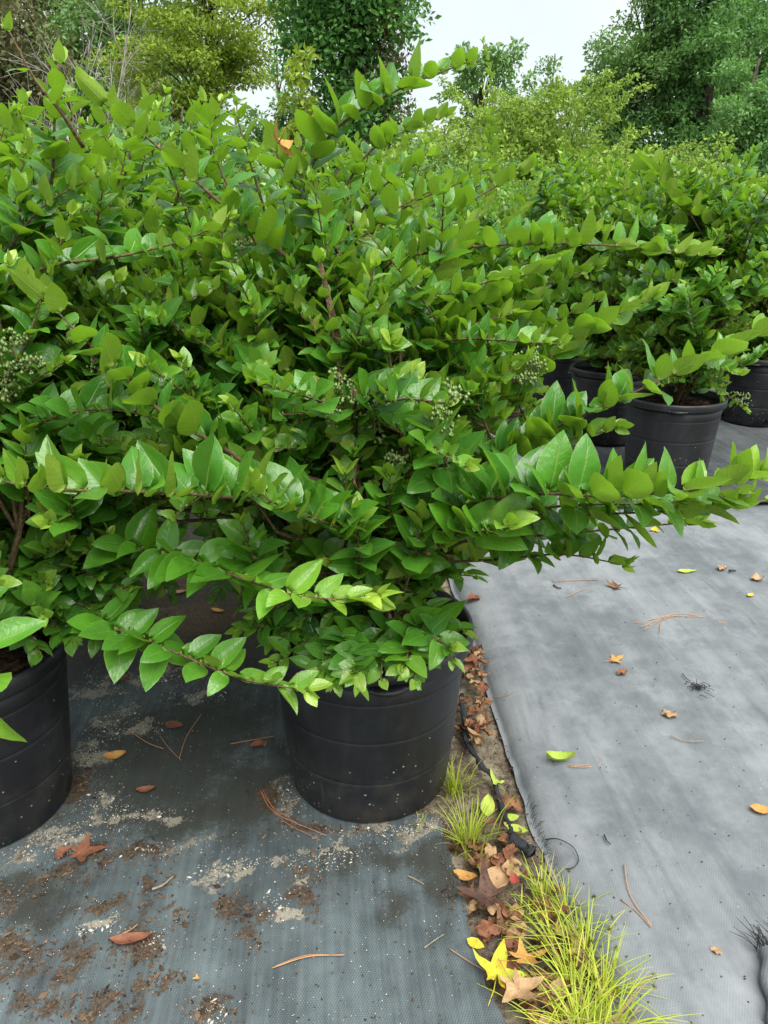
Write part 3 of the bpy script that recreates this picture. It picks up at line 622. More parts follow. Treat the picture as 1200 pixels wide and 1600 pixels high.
for px, py in ((430, 1000), (400, 960), (470, 970), (520, 960), (600, 930), (660, 940), (700, 900), (740, 900), (770, 870), (560, 1000)):
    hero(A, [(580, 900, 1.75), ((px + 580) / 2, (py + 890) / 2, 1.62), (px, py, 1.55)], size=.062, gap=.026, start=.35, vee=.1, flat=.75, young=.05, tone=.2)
for pts_ in ([(420, 640, 1.5), (360, 560, 1.42), (300, 500, 1.38), (230, 455, 1.36)], [(600, 700, 1.5), (660, 640, 1.42), (740, 600, 1.38), (820, 560, 1.37)], [(520, 420, 1.5), (600, 340, 1.45), (690, 290, 1.43)], [(560, 640, 1.5), (620, 560, 1.42), (700, 520, 1.4), (800, 490, 1.39)], [(430, 500, 1.5), (350, 420, 1.44), (270, 380, 1.42), (200, 330, 1.4)], [(540, 360, 1.6), (600, 290, 1.55), (670, 245, 1.54)], [(600, 420, 1.7), (680, 350, 1.66), (760, 300, 1.64), (825, 262, 1.62)], [(560, 380, 1.7), (640, 320, 1.68), (720, 285, 1.66), (752, 268, 1.66)], [(620, 620, 1.66), (740, 575, 1.6), (850, 510, 1.57), (930, 470, 1.55)], [(420, 420, 1.6), (360, 300, 1.5), (330, 220, 1.46), (345, 160, 1.45)], [(330, 480, 1.6), (290, 330, 1.5), (255, 240, 1.46), (240, 190, 1.45)], [(640, 500, 1.6), (760, 470, 1.55), (860, 440, 1.52), (905, 425, 1.5)], [(420, 350, 1.6), (390, 250, 1.55), (372, 190, 1.53), (370, 165, 1.53)]):
    hero(A, pts_, size=.056, gap=.034, start=.15, vee=.6, young=.4, tone=.65)
hero(A, [(440, 770, 1.36), (350, 700, 1.30), (270, 658, 1.25), (200, 595, 1.22), (110, 508, 1.18), (50, 445, 1.16)], size=.080, gap=.036, start=.25, r0=.005, vee=.6, young=.15, tone=.45, k=6, lead=.3)
hero(A, [(497, 445, 1.52), (440, 462, 1.5), (345, 482, 1.47), (270, 520, 1.45), (215, 590, 1.42)], size=.064, gap=.032, start=.15, r0=.0045, vee=.5, young=.1, tone=.4, k=6)
for px, py, d, s in ((330, 560, 1.45, .06), (395, 540, 1.5, .062), (610, 600, 1.5, .064), (540, 740, 1.35, .07), (610, 745, 1.35, .07), (660, 800, 1.35, .07), (740, 560, 1.55, .06), (840, 520, 1.55, .064), (300, 640, 1.35, .07), (480, 690, 1.42, .065), (420, 620, 1.45, .06), (560, 800, 1.32, .068), (380, 820, 1.32, .065)):
    hero(A, [(px + (560 - px) * .3, py + 130, d + .15), (px + (560 - px) * .1, py + 60, d + .05), (px, py, d)], size=s, gap=.024, start=.3, vee=.3, young=.45, tone=.6, lead=.7)

# --- the shrub in the pot at its left
B = new_shrub(POT_L, True, '', None)
B.label = 'leafy privet shrub whose drooping shoots hang over the bare fabric between two pots'
def cull_left(p):
    x, y, d = proj(p)
    if y > 985 and x > -60: return True
    if x > 130 and y > 930: return True
    if x > 215 and y > 840: return True
    if x > 330: return True
    if y < 170: return True
    return d < 1.05
crown_shoots(B, [((-.86, 1.5, .98), (.50, .46, .44)), ((-.84, 1.46, .62), (.42, .36, .24))], 330, .060, 8, tone=.58, gap=.0205, cull=cull_left)
hero(B, [(0, 830, 1.7), (120, 842, 1.6), (210, 856, 1.5), (300, 876, 1.38), (400, 912, 1.28), (490, 936, 1.22), (592, 932, 1.18)], size=.078, gap=.036, start=.3, r0=.0045, vee=.05, flat=.75, young=.5, tone=.85, k=6, lead=.25)
hero(B, [(40, 930, 1.62), (130, 962, 1.52), (200, 990, 1.42), (280, 1022, 1.34), (380, 1062, 1.28), (478, 1078, 1.24)], size=.072, gap=.033, start=.35, r0=.004, vee=.05, flat=.75, young=.45, tone=.8, k=6, lead=.25)
hero(B, [(-150, 880, 1.2), (-80, 930, 1.1), (-25, 990, 1.04), (-18, 1070, 1.02), (-25, 1160, 1.02)], size=.074, gap=.05, start=.3, vee=.05, flat=.7, young=.5, tone=.95, k=6, lead=.1)
hero(B, [(50, 430, 1.42), (80, 290, 1.33), (85, 190, 1.28), (92, 100, 1.25)], size=.062, gap=.026, start=.25, r0=.0045, vee=.3, young=.55, tone=.6, k=6, lead=.6)
hero(B, [(130, 230, 1.25), (95, 175, 1.2), (55, 125, 1.17), (15, 50, 1.14)], size=.042, gap=.04, start=.4, vee=.4, young=.35, tone=.7, k=6, lead=.4)
hero(B, [(-80, 560, 1.4), (0, 460, 1.34), (80, 415, 1.30), (180, 402, 1.28), (290, 375, 1.28), (355, 342, 1.30)], size=.064, gap=.034, start=.2, r0=.0045, vee=.6, young=.4, tone=.6, k=6)
for pts_ in ([(20, 400, 1.5), (25, 260, 1.45), (35, 165, 1.44)], [(100, 380, 1.5), (120, 260, 1.46), (110, 160, 1.45)], [(180, 360, 1.55), (200, 250, 1.5), (225, 165, 1.5)], [(260, 360, 1.6), (290, 260, 1.56), (300, 175, 1.55)], [(320, 360, 1.62), (330, 250, 1.6), (318, 160, 1.6)], [(-20, 360, 1.45), (-5, 240, 1.42), (15, 180, 1.41)], [(150, 340, 1.7), (165, 240, 1.68), (160, 175, 1.67)], [(60, 520, 1.5), (40, 400, 1.42), (30, 300, 1.38), (40, 220, 1.36)], [(140, 480, 1.5), (160, 360, 1.45), (190, 270, 1.42), (200, 215, 1.41)], [(-40, 480, 1.4), (20, 380, 1.34), (70, 320, 1.31), (150, 275, 1.3)], [(0, 700, 1.4), (90, 650, 1.3), (180, 640, 1.26), (260, 660, 1.26)], [(-30, 640, 1.4), (30, 560, 1.3), (60, 480, 1.27), (75, 430, 1.26)], [(100, 640, 1.5), (170, 560, 1.42), (240, 500, 1.38), (330, 450, 1.36)]):
    hero(B, pts_, size=.060, gap=.032, start=.12, vee=.7, young=.35, tone=.55, lead=.45)
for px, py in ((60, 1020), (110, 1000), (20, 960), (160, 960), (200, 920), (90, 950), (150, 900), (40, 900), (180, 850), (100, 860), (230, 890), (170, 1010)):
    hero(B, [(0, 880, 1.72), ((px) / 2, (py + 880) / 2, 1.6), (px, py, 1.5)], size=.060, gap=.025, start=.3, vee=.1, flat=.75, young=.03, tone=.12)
for px, py, d, s in ((40, 680, 1.3, .07), (110, 620, 1.4, .066), (60, 560, 1.35, .07), (150, 540, 1.4, .06), (30, 300, 1.3, .07), (160, 300, 1.35, .06), (230, 330, 1.4, .06), (120, 720, 1.3, .07), (250, 440, 1.45, .06), (180, 470, 1.4, .06)):
    hero(B, [(px + (60 - px) * .3, py + 130, d + .15), (px + (60 - px) * .1, py + 60, d + .05), (px, py, d)], size=s, gap=.024, start=.3, vee=.3, young=.3, tone=.5, lead=.7)

# --- the rows behind
def std_shrub(base, label, group, h, R, n, size, seed, hi=False, gap=.026, cull=None, tone=.55):
    s = new_shrub(base, hi, label, group); b = np.asarray(base)
    crown_shoots(s, [(b + [0, 0, .62 + (h - .62) * .52], (R, R, (h - .52) * .5)), (b + [0, 0, .62], (R * .78, R * .78, .22))], n, size, seed, gap=gap, cull=cull, tone=tone, k=3 if not hi else 4, up=.55)
    rg = np.random.default_rng(seed + 500)
    for i in range(9):                        # long upright or arching leaders that break the outline
        a = rg.random() * 6.28; c = b + np.array([math.cos(a) * R * .5, math.sin(a) * R * .5, h * .72]); t = c + np.array([math.cos(a) * .22, math.sin(a) * .22, h * .28 + rg.uniform(-.06, .07)])
        if cull is not None and cull(t): continue
        s.shoot(catmull([c, (c + t) / 2 + rg.normal(0, .02, 3), t], 8), size, .03, .15, .004, .0013, vee=.4, young=.4, tone=.6, k=4, rg=rg)
    return s
G1 = 'privet shrubs packed in rows on the left fabric'
ORD = ['', 'first', 'second', 'third', 'fourth', 'fifth', 'sixth', 'seventh', 'eighth']
LINES = ['in line behind the big spreading shrub', 'in line behind the drooping shrub', 'one line beyond the drooping shrub line', 'two lines beyond the drooping shrub line', 'three lines beyond the drooping shrub line']
lab_rows = 'privet shrub in the packed rows behind the two front shrubs'
sp = .90
def cull_mid(p):
    x, y, d = proj(p); return y < 178 + max(0, x - 560) * .34 or (x > 880 and y > 430) or (x > 800 and y > 560) or (x < 330 and y > 905 and x > 205)
kk = 0
for k in range(1, 8):
    for j in range(0, 5):
        b = POT_M + U * (sp * k) - V * (.89 * j) + np.array([rng.normal(0, .03), rng.normal(0, .03), 0])
        px, py, d = proj(b + np.array([0, 0, 1.2]))
        if px < -330 and j > 0: continue
        near = k <= 1; far = k >= 4
        s_ = std_shrub(b, f'privet shrub {ORD[k]} {LINES[j]}', G1, (1.50 if j else (1.47 if k < 3 else 1.36)) + rng.uniform(-.06, .06), .52 if j else .46, 220 if near else (160 if not far else 90), .064 if not far else .074, 100 + kk, hi=near and j < 2, cull=cull_mid if j == 0 else None, tone=.5); s_.plabel = f'black pot of the shrub {ORD[k]} {LINES[j]}'
        kk += 1
# low skirts of the second row, seen in the shade between the two front pots
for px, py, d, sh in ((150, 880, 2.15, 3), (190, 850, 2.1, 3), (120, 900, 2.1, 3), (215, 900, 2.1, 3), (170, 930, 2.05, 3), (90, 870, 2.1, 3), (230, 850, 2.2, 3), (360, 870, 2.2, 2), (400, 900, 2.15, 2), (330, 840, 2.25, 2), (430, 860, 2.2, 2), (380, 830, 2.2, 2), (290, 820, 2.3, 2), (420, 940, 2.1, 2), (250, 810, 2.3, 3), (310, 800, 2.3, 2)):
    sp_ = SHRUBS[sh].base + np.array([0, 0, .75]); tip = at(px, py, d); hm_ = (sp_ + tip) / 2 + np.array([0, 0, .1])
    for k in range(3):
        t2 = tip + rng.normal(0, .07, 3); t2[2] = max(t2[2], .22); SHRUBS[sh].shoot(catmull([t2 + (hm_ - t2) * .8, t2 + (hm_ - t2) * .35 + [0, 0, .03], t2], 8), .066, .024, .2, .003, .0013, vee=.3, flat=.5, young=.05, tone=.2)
# tall thin shoot rising above the second row
TS = SHRUBS[2]
hero(SHRUBS[2], [(590, 520, 2.62), (690, 410, 2.85), (765, 310, 3.05), (768, 200, 3.1), (770, 130, 3.1), (755, 68, 3.1)], size=.046, gap=.026, start=.5, r0=.006, vee=.3, young=.2, tone=.25, k=5, lead=.6)
hero(SHRUBS[2], [(600, 520, 2.64), (720, 420, 2.9), (815, 330, 3.1), (842, 280, 3.15)], size=.05, gap=.03, start=.25, vee=.3, young=.2, tone=.5)

G2 = 'privet shrubs in the block across the aisle'
RB = [np.array([1.40, 3.68, .05]), np.array([1.30, 4.42, .05]), np.array([1.18, 5.2, .05]), np.array([2.36, 4.85, .05]), np.array([2.42, 4.05, .05])]
RBL0 = ['upright privet shrub in the front pot across the pale aisle', 'privet shrub directly behind the front pot across the aisle', None, 'privet shrub in the pot at the far side of the block, pot fully on dark fabric', None]
lab_block = 'privet shrub in the block of shrubs across the pale aisle'
RBL = ['front one across the pale aisle', 'first behind the front one across the aisle', 'second behind the front one across the aisle', 'standing alone on dark fabric beside the front one across the aisle', 'nearest beside the front one across the aisle']
BLK0 = None
for i, b in enumerate(RB):
    s_ = std_shrub(b, 'privet shrub, ' + RBL[i], G2, 1.46 + rng.uniform(-.04, .05), .48, 270, .076, 300 + i, tone=.55); s_.plabel = 'ribbed black pot, ' + RBL[i]; BLK0 = s_ if i == 0 else BLK0
for k in range(1, 6):
    for j in range(0, 5):
        b = np.array([1.18, 5.2, .05]) + U * (.85 * k) + V * (1.0 * j); px, py, d = proj(b + np.array([0, 0, 1.2]))
        if px > 1420 or (k > 3 and j < 0): continue
        wl = f'{ORD[k + 2]} row back and {ORD[j + 1]} line of the block across the aisle'; s_ = std_shrub(b, 'privet shrub, ' + wl, G2, 1.40 + rng.uniform(-.06, .08), .52, 110, .074, 400 + k * 7 + j, tone=.5); s_.plabel = 'black pot, ' + wl
b = np.array([1.18, 5.2, .05]) + V * 2.05; s_ = std_shrub(b, 'privet shrub behind the pot standing alone on dark fabric across the aisle', G2, 1.48, .5, 200, .068, 460); s_.plabel = 'black pot behind the one standing alone on dark fabric across the aisle'
# low twig with berries over the rim of the front block pot
hero(BLK0, [(1070, 560, 3.5), (1110, 590, 3.42), (1140, 620, 3.38), (1165, 640, 3.36)], size=.045, gap=.022, start=.1, vee=.3, young=.2, tone=.5)

# ------------------------------------------------------------------ which leaves show: pick the largest as parts
for s in SHRUBS: s.finish()
allP = np.vstack([s.P for s in SHRUBS]); allD = np.vstack([s.D for s in SHRUBS]); allX = np.vstack([s.X for s in SHRUBS]); allS = np.concatenate([s.S for s in SHRUBS])
owner = np.concatenate([np.full(len(s.P), i) for i, s in enumerate(SHRUBS)]); local = np.concatenate([np.arange(len(s.P)) for s in SHRUBS])
q = .5
cx, cy, cd = proj(allP + allD * allS[:, None] * .5); ex, ey, _ = proj(allP + allD * allS[:, None]); wx, wy, _ = proj(allP + allD * allS[:, None] * .5 + allX * allS[:, None] * .27)
W_, H_ = 600, 800; buf = np.full((H_, W_), -1, dtype=np.int64)
ax, ay, bx_, by_ = (ex - cx) * q, (ey - cy) * q, (wx - cx) * q, (wy - cy) * q; cx, cy = cx * q, cy * q
hw = np.sqrt(ax ** 2 + bx_ ** 2); hh = np.sqrt(ay ** 2 + by_ ** 2); det = ax * by_ - ay * bx_
okl = (cd > .3) & (cx > -20) & (cx < W_ + 20) & (cy > -20) & (cy < H_ + 20) & (np.abs(det) > .3)
for i in np.argsort(cd):
    if not okl[i]: continue
    x0, x1 = max(0, int(cx[i] - hw[i])), min(W_, int(cx[i] + hw[i]) + 2); y0, y1 = max(0, int(cy[i] - hh[i])), min(H_, int(cy[i] + hh[i]) + 2)
    if x0 >= x1 or y0 >= y1: continue
    sub = buf[y0:y1, x0:x1]
    if sub.min() >= 0: continue
    X = np.arange(x0, x1)[None] - cx[i]; Y = np.arange(y0, y1)[:, None] - cy[i]
    a = (X * by_[i] - Y * bx_[i]) / det[i]; b = (Y * ax[i] - X * ay[i]) / det[i]
    sub[(a * a + b * b < 1) & (sub < 0)] = i
vis = np.bincount(buf[buf >= 0].ravel(), minlength=len(allP))

def build_shrub(i, s):
    e = empty('privet_shrub', s.base); tag(e, s.label, 'shrub', s.group)
    off = -s.base
    wv = np.array(s.wood.v) + off; link('stems', make_mesh('stems', wv, s.wood.f), M['twig'], e)
    v = vis[owner == i]; cand = np.nonzero(v >= 9)[0]; cand = cand[np.argsort(-v[cand])][:300]
    mask = np.zeros(len(s.P), bool); mask[cand] = True
    for c in cand:
        o = bpy.data.objects.new('leaf', LEAF_ME[int(s.K[c])]); C.objects.link(o); o.parent = e
        R = np.stack([s.X[c], s.D[c], s.N[c]], 1) * s.S[c]; p = s.P[c] + off
        o.matrix_local = Matrix([[*R[0], p[0]], [*R[1], p[1]], [*R[2], p[2]], [0, 0, 0, 1]])
        o.color = (s.tone[c, 0], s.tone[c, 1], s.tone[c, 2], 1)
    rest = np.nonzero(~mask)[0]
    VS, FS, UV, TN = [], [], [], []; base = 0; 
    fine_ = s.hi & (v > 0)
    for k, TPL, pick in [(k, T_, f_) for k in range(len(specs)) for T_, f_ in ((HI, True), (LO, False))]:
        idx = rest[(s.K[rest] == k) & (fine_[rest] == pick)]
        if len(idx) == 0: continue
        v0, f0, u0 = TPL[k]
        W = (s.P[idx] + off)[:, None] + s.S[idx][:, None, None] * (v0[None, :, 0:1] * s.X[idx][:, None] + v0[None, :, 1:2] * s.D[idx][:, None] + v0[None, :, 2:3] * s.N[idx][:, None])
        VS.append(W.reshape(-1, 3)); FS.append((f0[None] + (np.arange(len(idx)) * len(v0))[:, None, None] + base).reshape(-1, 3)); base += W.shape[0] * W.shape[1]
        UV.append(np.tile(np.c_[u0, np.zeros(len(u0))], (len(idx), 1))); TN.append(np.repeat(s.tone[idx], len(v0), 0))
    o = link('foliage', make_mesh('foliage', np.vstack(VS), np.vstack(FS), True, {'leaf_uv': ('FLOAT_VECTOR', np.vstack(UV)), 'leaf_tone': ('FLOAT_VECTOR', np.vstack(TN))}), M['privet'], e)
    o.color = (0, 0, 0, 1); o['kind'] = 'stuff'
    s.obj = e; return len(cand)
seen = [int(vis[owner == i].sum()) for i in range(len(SHRUBS))]
nleaf = sum(build_shrub(i, s) for i, s in enumerate(SHRUBS) if seen[i] > 8)
SHRUBS = [s for i, s in enumerate(SHRUBS) if seen[i] > 8]
def front_depth(px, py, d):
    v = buf[max(0, int(py * q) - 3):int(py * q) + 4, max(0, int(px * q) - 3):int(px * q) + 4]; v = v[v >= 0]
    return float(np.median(cd[v])) - .025 if len(v) else d
print('shrubs', len(SHRUBS), 'leaves', len(allP), 'leaf objects', nleaf)
first_block = [BLK0]

# berry panicles
def panicle(sh, px, py, d, r, n, down=False):
    c = at(px, py, front_depth(px, py, d)) - sh.base; st = MB(); be = MB(); root = c + np.array([0, .08, -r * 1.3])
    ico = [np.array(v, float) for v in ((0, 0, 1.25), (.9, 0, .2), (0, .9, .2), (-.9, 0, .2), (0, -.9, .2), (0, 0, -1))]
    icof = [(0, 1, 2), (0, 2, 3), (0, 3, 4), (0, 4, 1), (5, 2, 1), (5, 3, 2), (5, 4, 3), (5, 1, 4)]
    st.tube([root, c, c + np.array([0, 0, r * .7])], [.0016, .0012, .0006], 4)
    for i in range(max(5, n // 7)):
        a = rng.random() * 6.28; h = rng.uniform(-.6, .8) * r; p0 = c + np.array([0, 0, h]); p1 = p0 + r * rng.uniform(.5, 1) * np.array([math.cos(a), math.sin(a), rng.uniform(-.1, .6)]) * (1 - .4 * abs(h) / r)
        st.tube([p0, (p0 + p1) / 2 + np.array([0, 0, .002]), p1], [.0009, .0008, .0005], 3)
        for j in range(9):
            q_ = p0 + (p1 - p0) * rng.uniform(.35, 1.05) + rng.normal(0, .0045, 3); s_ = .0038 * rng.uniform(.7, 1.15)
            be.add([q_ + v * s_ for v in ico], icof)
    o = link('berry_cluster', be.mesh('berry_cluster'), M['berry'], sh.obj); link('stalk', st.mesh('stalk'), M['stalk'], o)
for px, py, d, r, n in ((550, 640, 1.42, .045, 60), (585, 670, 1.40, .035, 40), (530, 600, 1.46, .03, 30), (690, 655, 1.40, .035, 70), (705, 620, 1.42, .025, 30), (820, 590, 1.46, .045, 80), (835, 575, 1.47, .03, 40), (375, 395, 1.42, .03, 40), (515, 655, 1.40, .02, 20), (620, 720, 1.36, .025, 30)): panicle(A, px, py, d, r, n)
for px, py, d, r, n in ((25, 560, 1.2, .045, 90), (60, 570, 1.22, .03, 60), (10, 610, 1.15, .035, 70), (145, 570, 1.35, .02, 20)): panicle(B, px, py, d, r, n)
for px, py, d, r, n in ((1160, 625, 3.36, .05, 60), (1085, 590, 3.45, .05, 60)): panicle(first_block[0], px, py, d, r, n)

# ------------------------------------------------------------------ pots under the shrubs
for s in SHRUBS:
    b = s.base
    if s is A: pot(b, 'large black plastic pot standing beside the leaf litter strip', -1.385, holes=False)
    elif s is B: pot(b, 'dusty black plastic pot under the shrub whose shoots droop over the bare fabric', -1.2, holes=False)
    elif s is first_block[0]: pot(b, 'black ribbed pot with bark mulch showing, front pot across the aisle', 4.45)
    elif s.group == G1:
        if proj(b)[0] > -300: pot(b, s.plabel, rng.random() * 6, 'pots under the packed rows')
    else: pot(b, s.plabel, rng.random() * 6, 'pots in the block across the aisle')

# ------------------------------------------------------------------ litter
def on_ground(px, py):
    p = gr(px, py, .01); t, s = to_st(p)
    if t > e_aisle(min(s, 2.05)) + .03: p = gr(px, py, .03); z = aisle_h(p) + .002
    elif t > e_left(s) - .0 and s < 1.5: z = float(soil_z(np.array([t]), np.array([s]))[0]) + .012
    else: z = float(left_z(np.array([t]), np.array([s]))[0]) + .003
    p[2] = z; return p
def oval_leaf(L, wd, curl, seed, rows=6):
    r = np.random.default_rng(seed); vs = []; fs = []; 
    for i in range(rows + 1):
        t = i / rows; w = wd * L * (math.sin(math.pi * t ** .85) ** .8) * .5 + .0008
        for j, x in enumerate((-1, -.5, 0, .5, 1)):
            vs.append(((t - .5) * L, x * w, .002 + curl * L * (x * x * .28 + (t - .5) ** 2 * .9) + r.normal(0, .012) * L))
    for i in range(rows):
        for j in range(4): a = i * 5 + j; fs.append((a, a + 5, a + 6, a + 1))
    return make_mesh('fallen_leaf', np.array(vs), fs)
def star_leaf(L, lobes, curl, seed, stem=True):
    r = np.random.default_rng(seed); outl = []; span = math.radians(300) if lobes > 3 else math.radians(220)
    for k in range(lobes):
        a = -span / 2 + span * k / (lobes - 1); ln = L * (.55 if abs(k - (lobes - 1) / 2) < .6 else (.48 if 0 < k < lobes - 1 else .34)) * r.uniform(.9, 1.1); da = span / (lobes - 1)
        if k > 0: outl.append((a - da * .5, L * .20))
        outl += [(a - da * .23, ln * .58), (a - da * .10, ln * .78), (a, ln), (a + da * .10, ln * .78), (a + da * .23, ln * .58)]
    outl.append((span / 2 + .5, L * .07)); outl.append((-span / 2 - .5 + 2 * math.pi, L * .07)) if False else outl.insert(0, (-span / 2 - .5, L * .07))
    vs = [(0, 0, .003)]; n = len(outl)
    for f_ in (.5, 1.0):
        for a, d in outl: vs.append((d * f_ * math.cos(a), d * f_ * math.sin(a), .003 + curl * (d * f_) ** 2 / L * 1.2 * (1 + .5 * math.sin(3 * a + seed)) + abs(r.normal(0, .03)) * L * f_ + (d * f_ / L) ** 2 * L * .55 * max(0, math.sin(1.7 * a + seed)))) 
    fs = [(0, 1 + j, 1 + (j + 1) % n) for j in range(n)] + [(1 + j, 1 + n + j, 1 + n + (j + 1) % n, 1 + (j + 1) % n) for j in range(n)]
    mb = MB(); mb.add(vs, fs)
    if stem: mb.tube([(0, 0, .003), (-L * .3, .01 * L, .004), (-L * .62, .06 * L, .006)], [.0012, .001, .0008], 4)
    return mb.mesh('fallen_leaf')
def crumple(L, seed):
    r = np.random.default_rng(seed); vs = []; fs = []; n = 7; ph = r.uniform(0, 6, 4)
    for i in range(n):
        for j in range(n):
            x, y = (i / (n - 1) - .5), (j / (n - 1) - .5); k = 1 - .42 * (abs(x * y) * 4) - .1 * r.random()
            vs.append((x * L * k, y * L * .72 * k, .004 + L * (.14 + .10 * math.sin(5 * x + ph[0]) * math.cos(6 * y + ph[1]) + .34 * (y * y) + .07 * math.sin(11 * x + 9 * y + ph[2]) + .025 * r.normal())))
    m_ = min(v[2] for v in vs); vs = [(a, b, c - m_ + .001) for a, b, c in vs]
    for i in range(n - 1):
        for j in range(n - 1): a = i * n + j; fs.append((a, a + n, a + n + 1, a + 1))
    return make_mesh('fallen_leaf', np.array(vs), fs)
def litter(px, py, me, mat, label, rz, group=None, tilt=(0, 0), name='fallen_leaf', cat='leaf', dz=0, p=None):
    p = on_ground(px, py) if p is None else p; o = link(name, me, M[mat], None, p + np.array([0, 0, dz])); o.rotation_euler = (tilt[0], tilt[1], rz)
    tag(o, label, cat, group); return o
R_ = math.radians
litter(775, 1528, star_leaf(.115, 5, .25, 3), 'yellow', 'large yellow-green star-shaped leaf with stalk lying beside the sedge', R_(75), tilt=(.25, .1), dz=.028)
litter(818, 1512, star_leaf(.085, 5, .5, 4), 'orange', 'curled yellow-orange leaf touching the large star-shaped leaf', R_(20), tilt=(-.2, .2), dz=.036)
litter(808, 1555, star_leaf(.10, 5, .5, 14), 'tan', 'tan withered star-shaped leaf under the curled orange leaf', R_(-60), dz=.03)
litter(762, 1412, star_leaf(.12, 5, .6, 5), 'dark_brown', 'large dark brown withered star-shaped leaf at the fabric edge', R_(170), dz=.026)
litter(743, 1474, oval_leaf(.035, .6, .1, 6), 'yellow', 'small round yellow leaf near the dark brown star leaf', R_(-30))
litter(776, 1222, star_leaf(.055, 3, .4, 7), 'lime_leaf', 'pale green three-lobed leaf above the grass tuft', R_(120), tilt=(.2, 0), dz=.01)
litter(796, 1250, crumple(.07, 8), 'brown', 'rolled brown leaf below the pale three-lobed leaf', R_(-40))
litter(762, 1262, oval_leaf(.05, .62, .2, 9), 'lime_leaf', 'fresh oval green leaf standing in the grass tuft', R_(80), tilt=(0, -.6), dz=.02)
litter(800, 1272, oval_leaf(.035, .6, .1, 10), 'lime_leaf', 'small oval green leaf beside the black tubing', R_(10), dz=.006)
litter(808, 1294, oval_leaf(.05, .5, .2, 11), 'lime_leaf', 'green leaf with brown tip at the woven edge', R_(-20), dz=.006)
litter(875, 1188, oval_leaf(.07, .42, .7, 12), 'lime_leaf', 'folded yellow-green leaf with reddish stalk on the pale aisle', R_(0))
litter(960, 1033, star_leaf(.058, 5, .3, 13), 'orange', 'small golden lobed leaf lying on the pale aisle', R_(20))
litter(972, 1053, crumple(.04, 14), 'rust', 'small curled reddish leaf beside the golden lobed leaf', R_(30))
litter(962, 921, star_leaf(.075, 5, .7, 15), 'brown', 'curled brown lobed leaf on the pale aisle under the long shoots', R_(170))
litter(1022, 830, star_leaf(.075, 3, .4, 16), 'yellow', 'yellow lobed leaf just below the long level shoot', R_(60))
litter(1073, 892, oval_leaf(.075, .35, .15, 17), 'lime_leaf', 'slender yellow-green leaf flat on the pale aisle', R_(5))
litter(1127, 893, crumple(.05, 18), 'tan', 'small tan crumpled leaf near the slender yellow-green leaf', R_(60))
litter(1183, 906, crumple(.06, 19), 'tan', 'tan crumpled leaf with needles at the far aisle side', R_(20))
litter(1172, 934, oval_leaf(.035, .5, .2, 20), 'yellow', 'tiny yellow leaf piece below the tan crumpled leaf', R_(40))
litter(1046, 1118, crumple(.045, 21), 'tan', 'pale torn leaf scrap beyond the dark debris clump', R_(-20))
litter(1190, 1268, oval_leaf(.05, .55, .3, 22), 'orange', 'small golden-orange leaf at the far rim of the aisle', R_(-15))
litter(1119, 1488, crumple(.022, 23), 'tan', 'tiny tan leaf bit near the frayed fabric', R_(-30))
litter(740, 935, crumple(.06, 24), 'rust', 'orange-brown leaf caught beside the pot rim', R_(20))
litter(272, 1133, oval_leaf(.05, .6, .15, 25), 'rust', 'reddish leaf on the dark fabric between the two pots', R_(-10))
litter(180, 1183, oval_leaf(.055, .42, .6, 26), 'orange', 'curled golden leaf on the fabric beside the dusty pot', R_(20), tilt=(.3, 0))
litter(228, 1235, oval_leaf(.045, .45, .4, 27), 'rust', 'narrow rust leaf below the curled golden leaf', R_(15))
litter(186, 1060, oval_leaf(.06, .5, .2, 28), 'rust', 'dull reddish leaf on the sandy fabric by the dusty pot', R_(10))
litter(128, 1332, star_leaf(.095, 5, .35, 29), 'rust', 'red-brown star-shaped leaf in front of the dusty pot', R_(10), tilt=(.1, 0))
litter(98, 1335, crumple(.04, 30), 'rust', 'curled red-brown scrap touching the star-shaped leaf', R_(60))
litter(405, 1166, crumple(.05, 31), 'rust', 'rust crumpled leaf beside the pot wall', R_(10))
litter(205, 1470, oval_leaf(.08, .3, .3, 32), 'rust', 'long decayed leaf lying in the soil crumbs', R_(8))
litter(306, 1528, star_leaf(.02, 3, .2, 33, False), 'orange', 'tiny orange leaf fragment on the bare fabric', R_(-30))
litter(280, 926, oval_leaf(.06, .4, .3, 34), 'tan', 'tan leaf on the shaded soil behind the drooping shoot', R_(10))
litter(340, 955, oval_leaf(.05, .4, .3, 35), 'orange', 'yellowish leaf on the shaded ground beneath the shoots', R_(-20))
litter(750, 1342, oval_leaf(.055, .45, .5, 36), 'brown', 'cupped light brown leaf at the corner of the dark fabric', R_(-8))
litter(727, 1366, oval_leaf(.05, .5, .6, 37), 'orange', 'serrated orange-brown leaf on the fabric edge', R_(-15))
litter(775, 1372, oval_leaf(.075, .6, .5, 38), 'tan', 'broad tan leaf standing before the sedge', R_(30), tilt=(.4, 0), dz=.012)
litter(803, 1380, oval_leaf(.03, .6, .4, 39), 'pinkred', 'small crimson leaf at the sedge edge', R_(80), dz=.018)
litter(432, 230, star_leaf(.09, 3, .6, 40), 'orange', 'orange three-pointed leaf caught on top of the privet', R_(110), tilt=(1.1, .2), p=at(432, 225, 1.20))
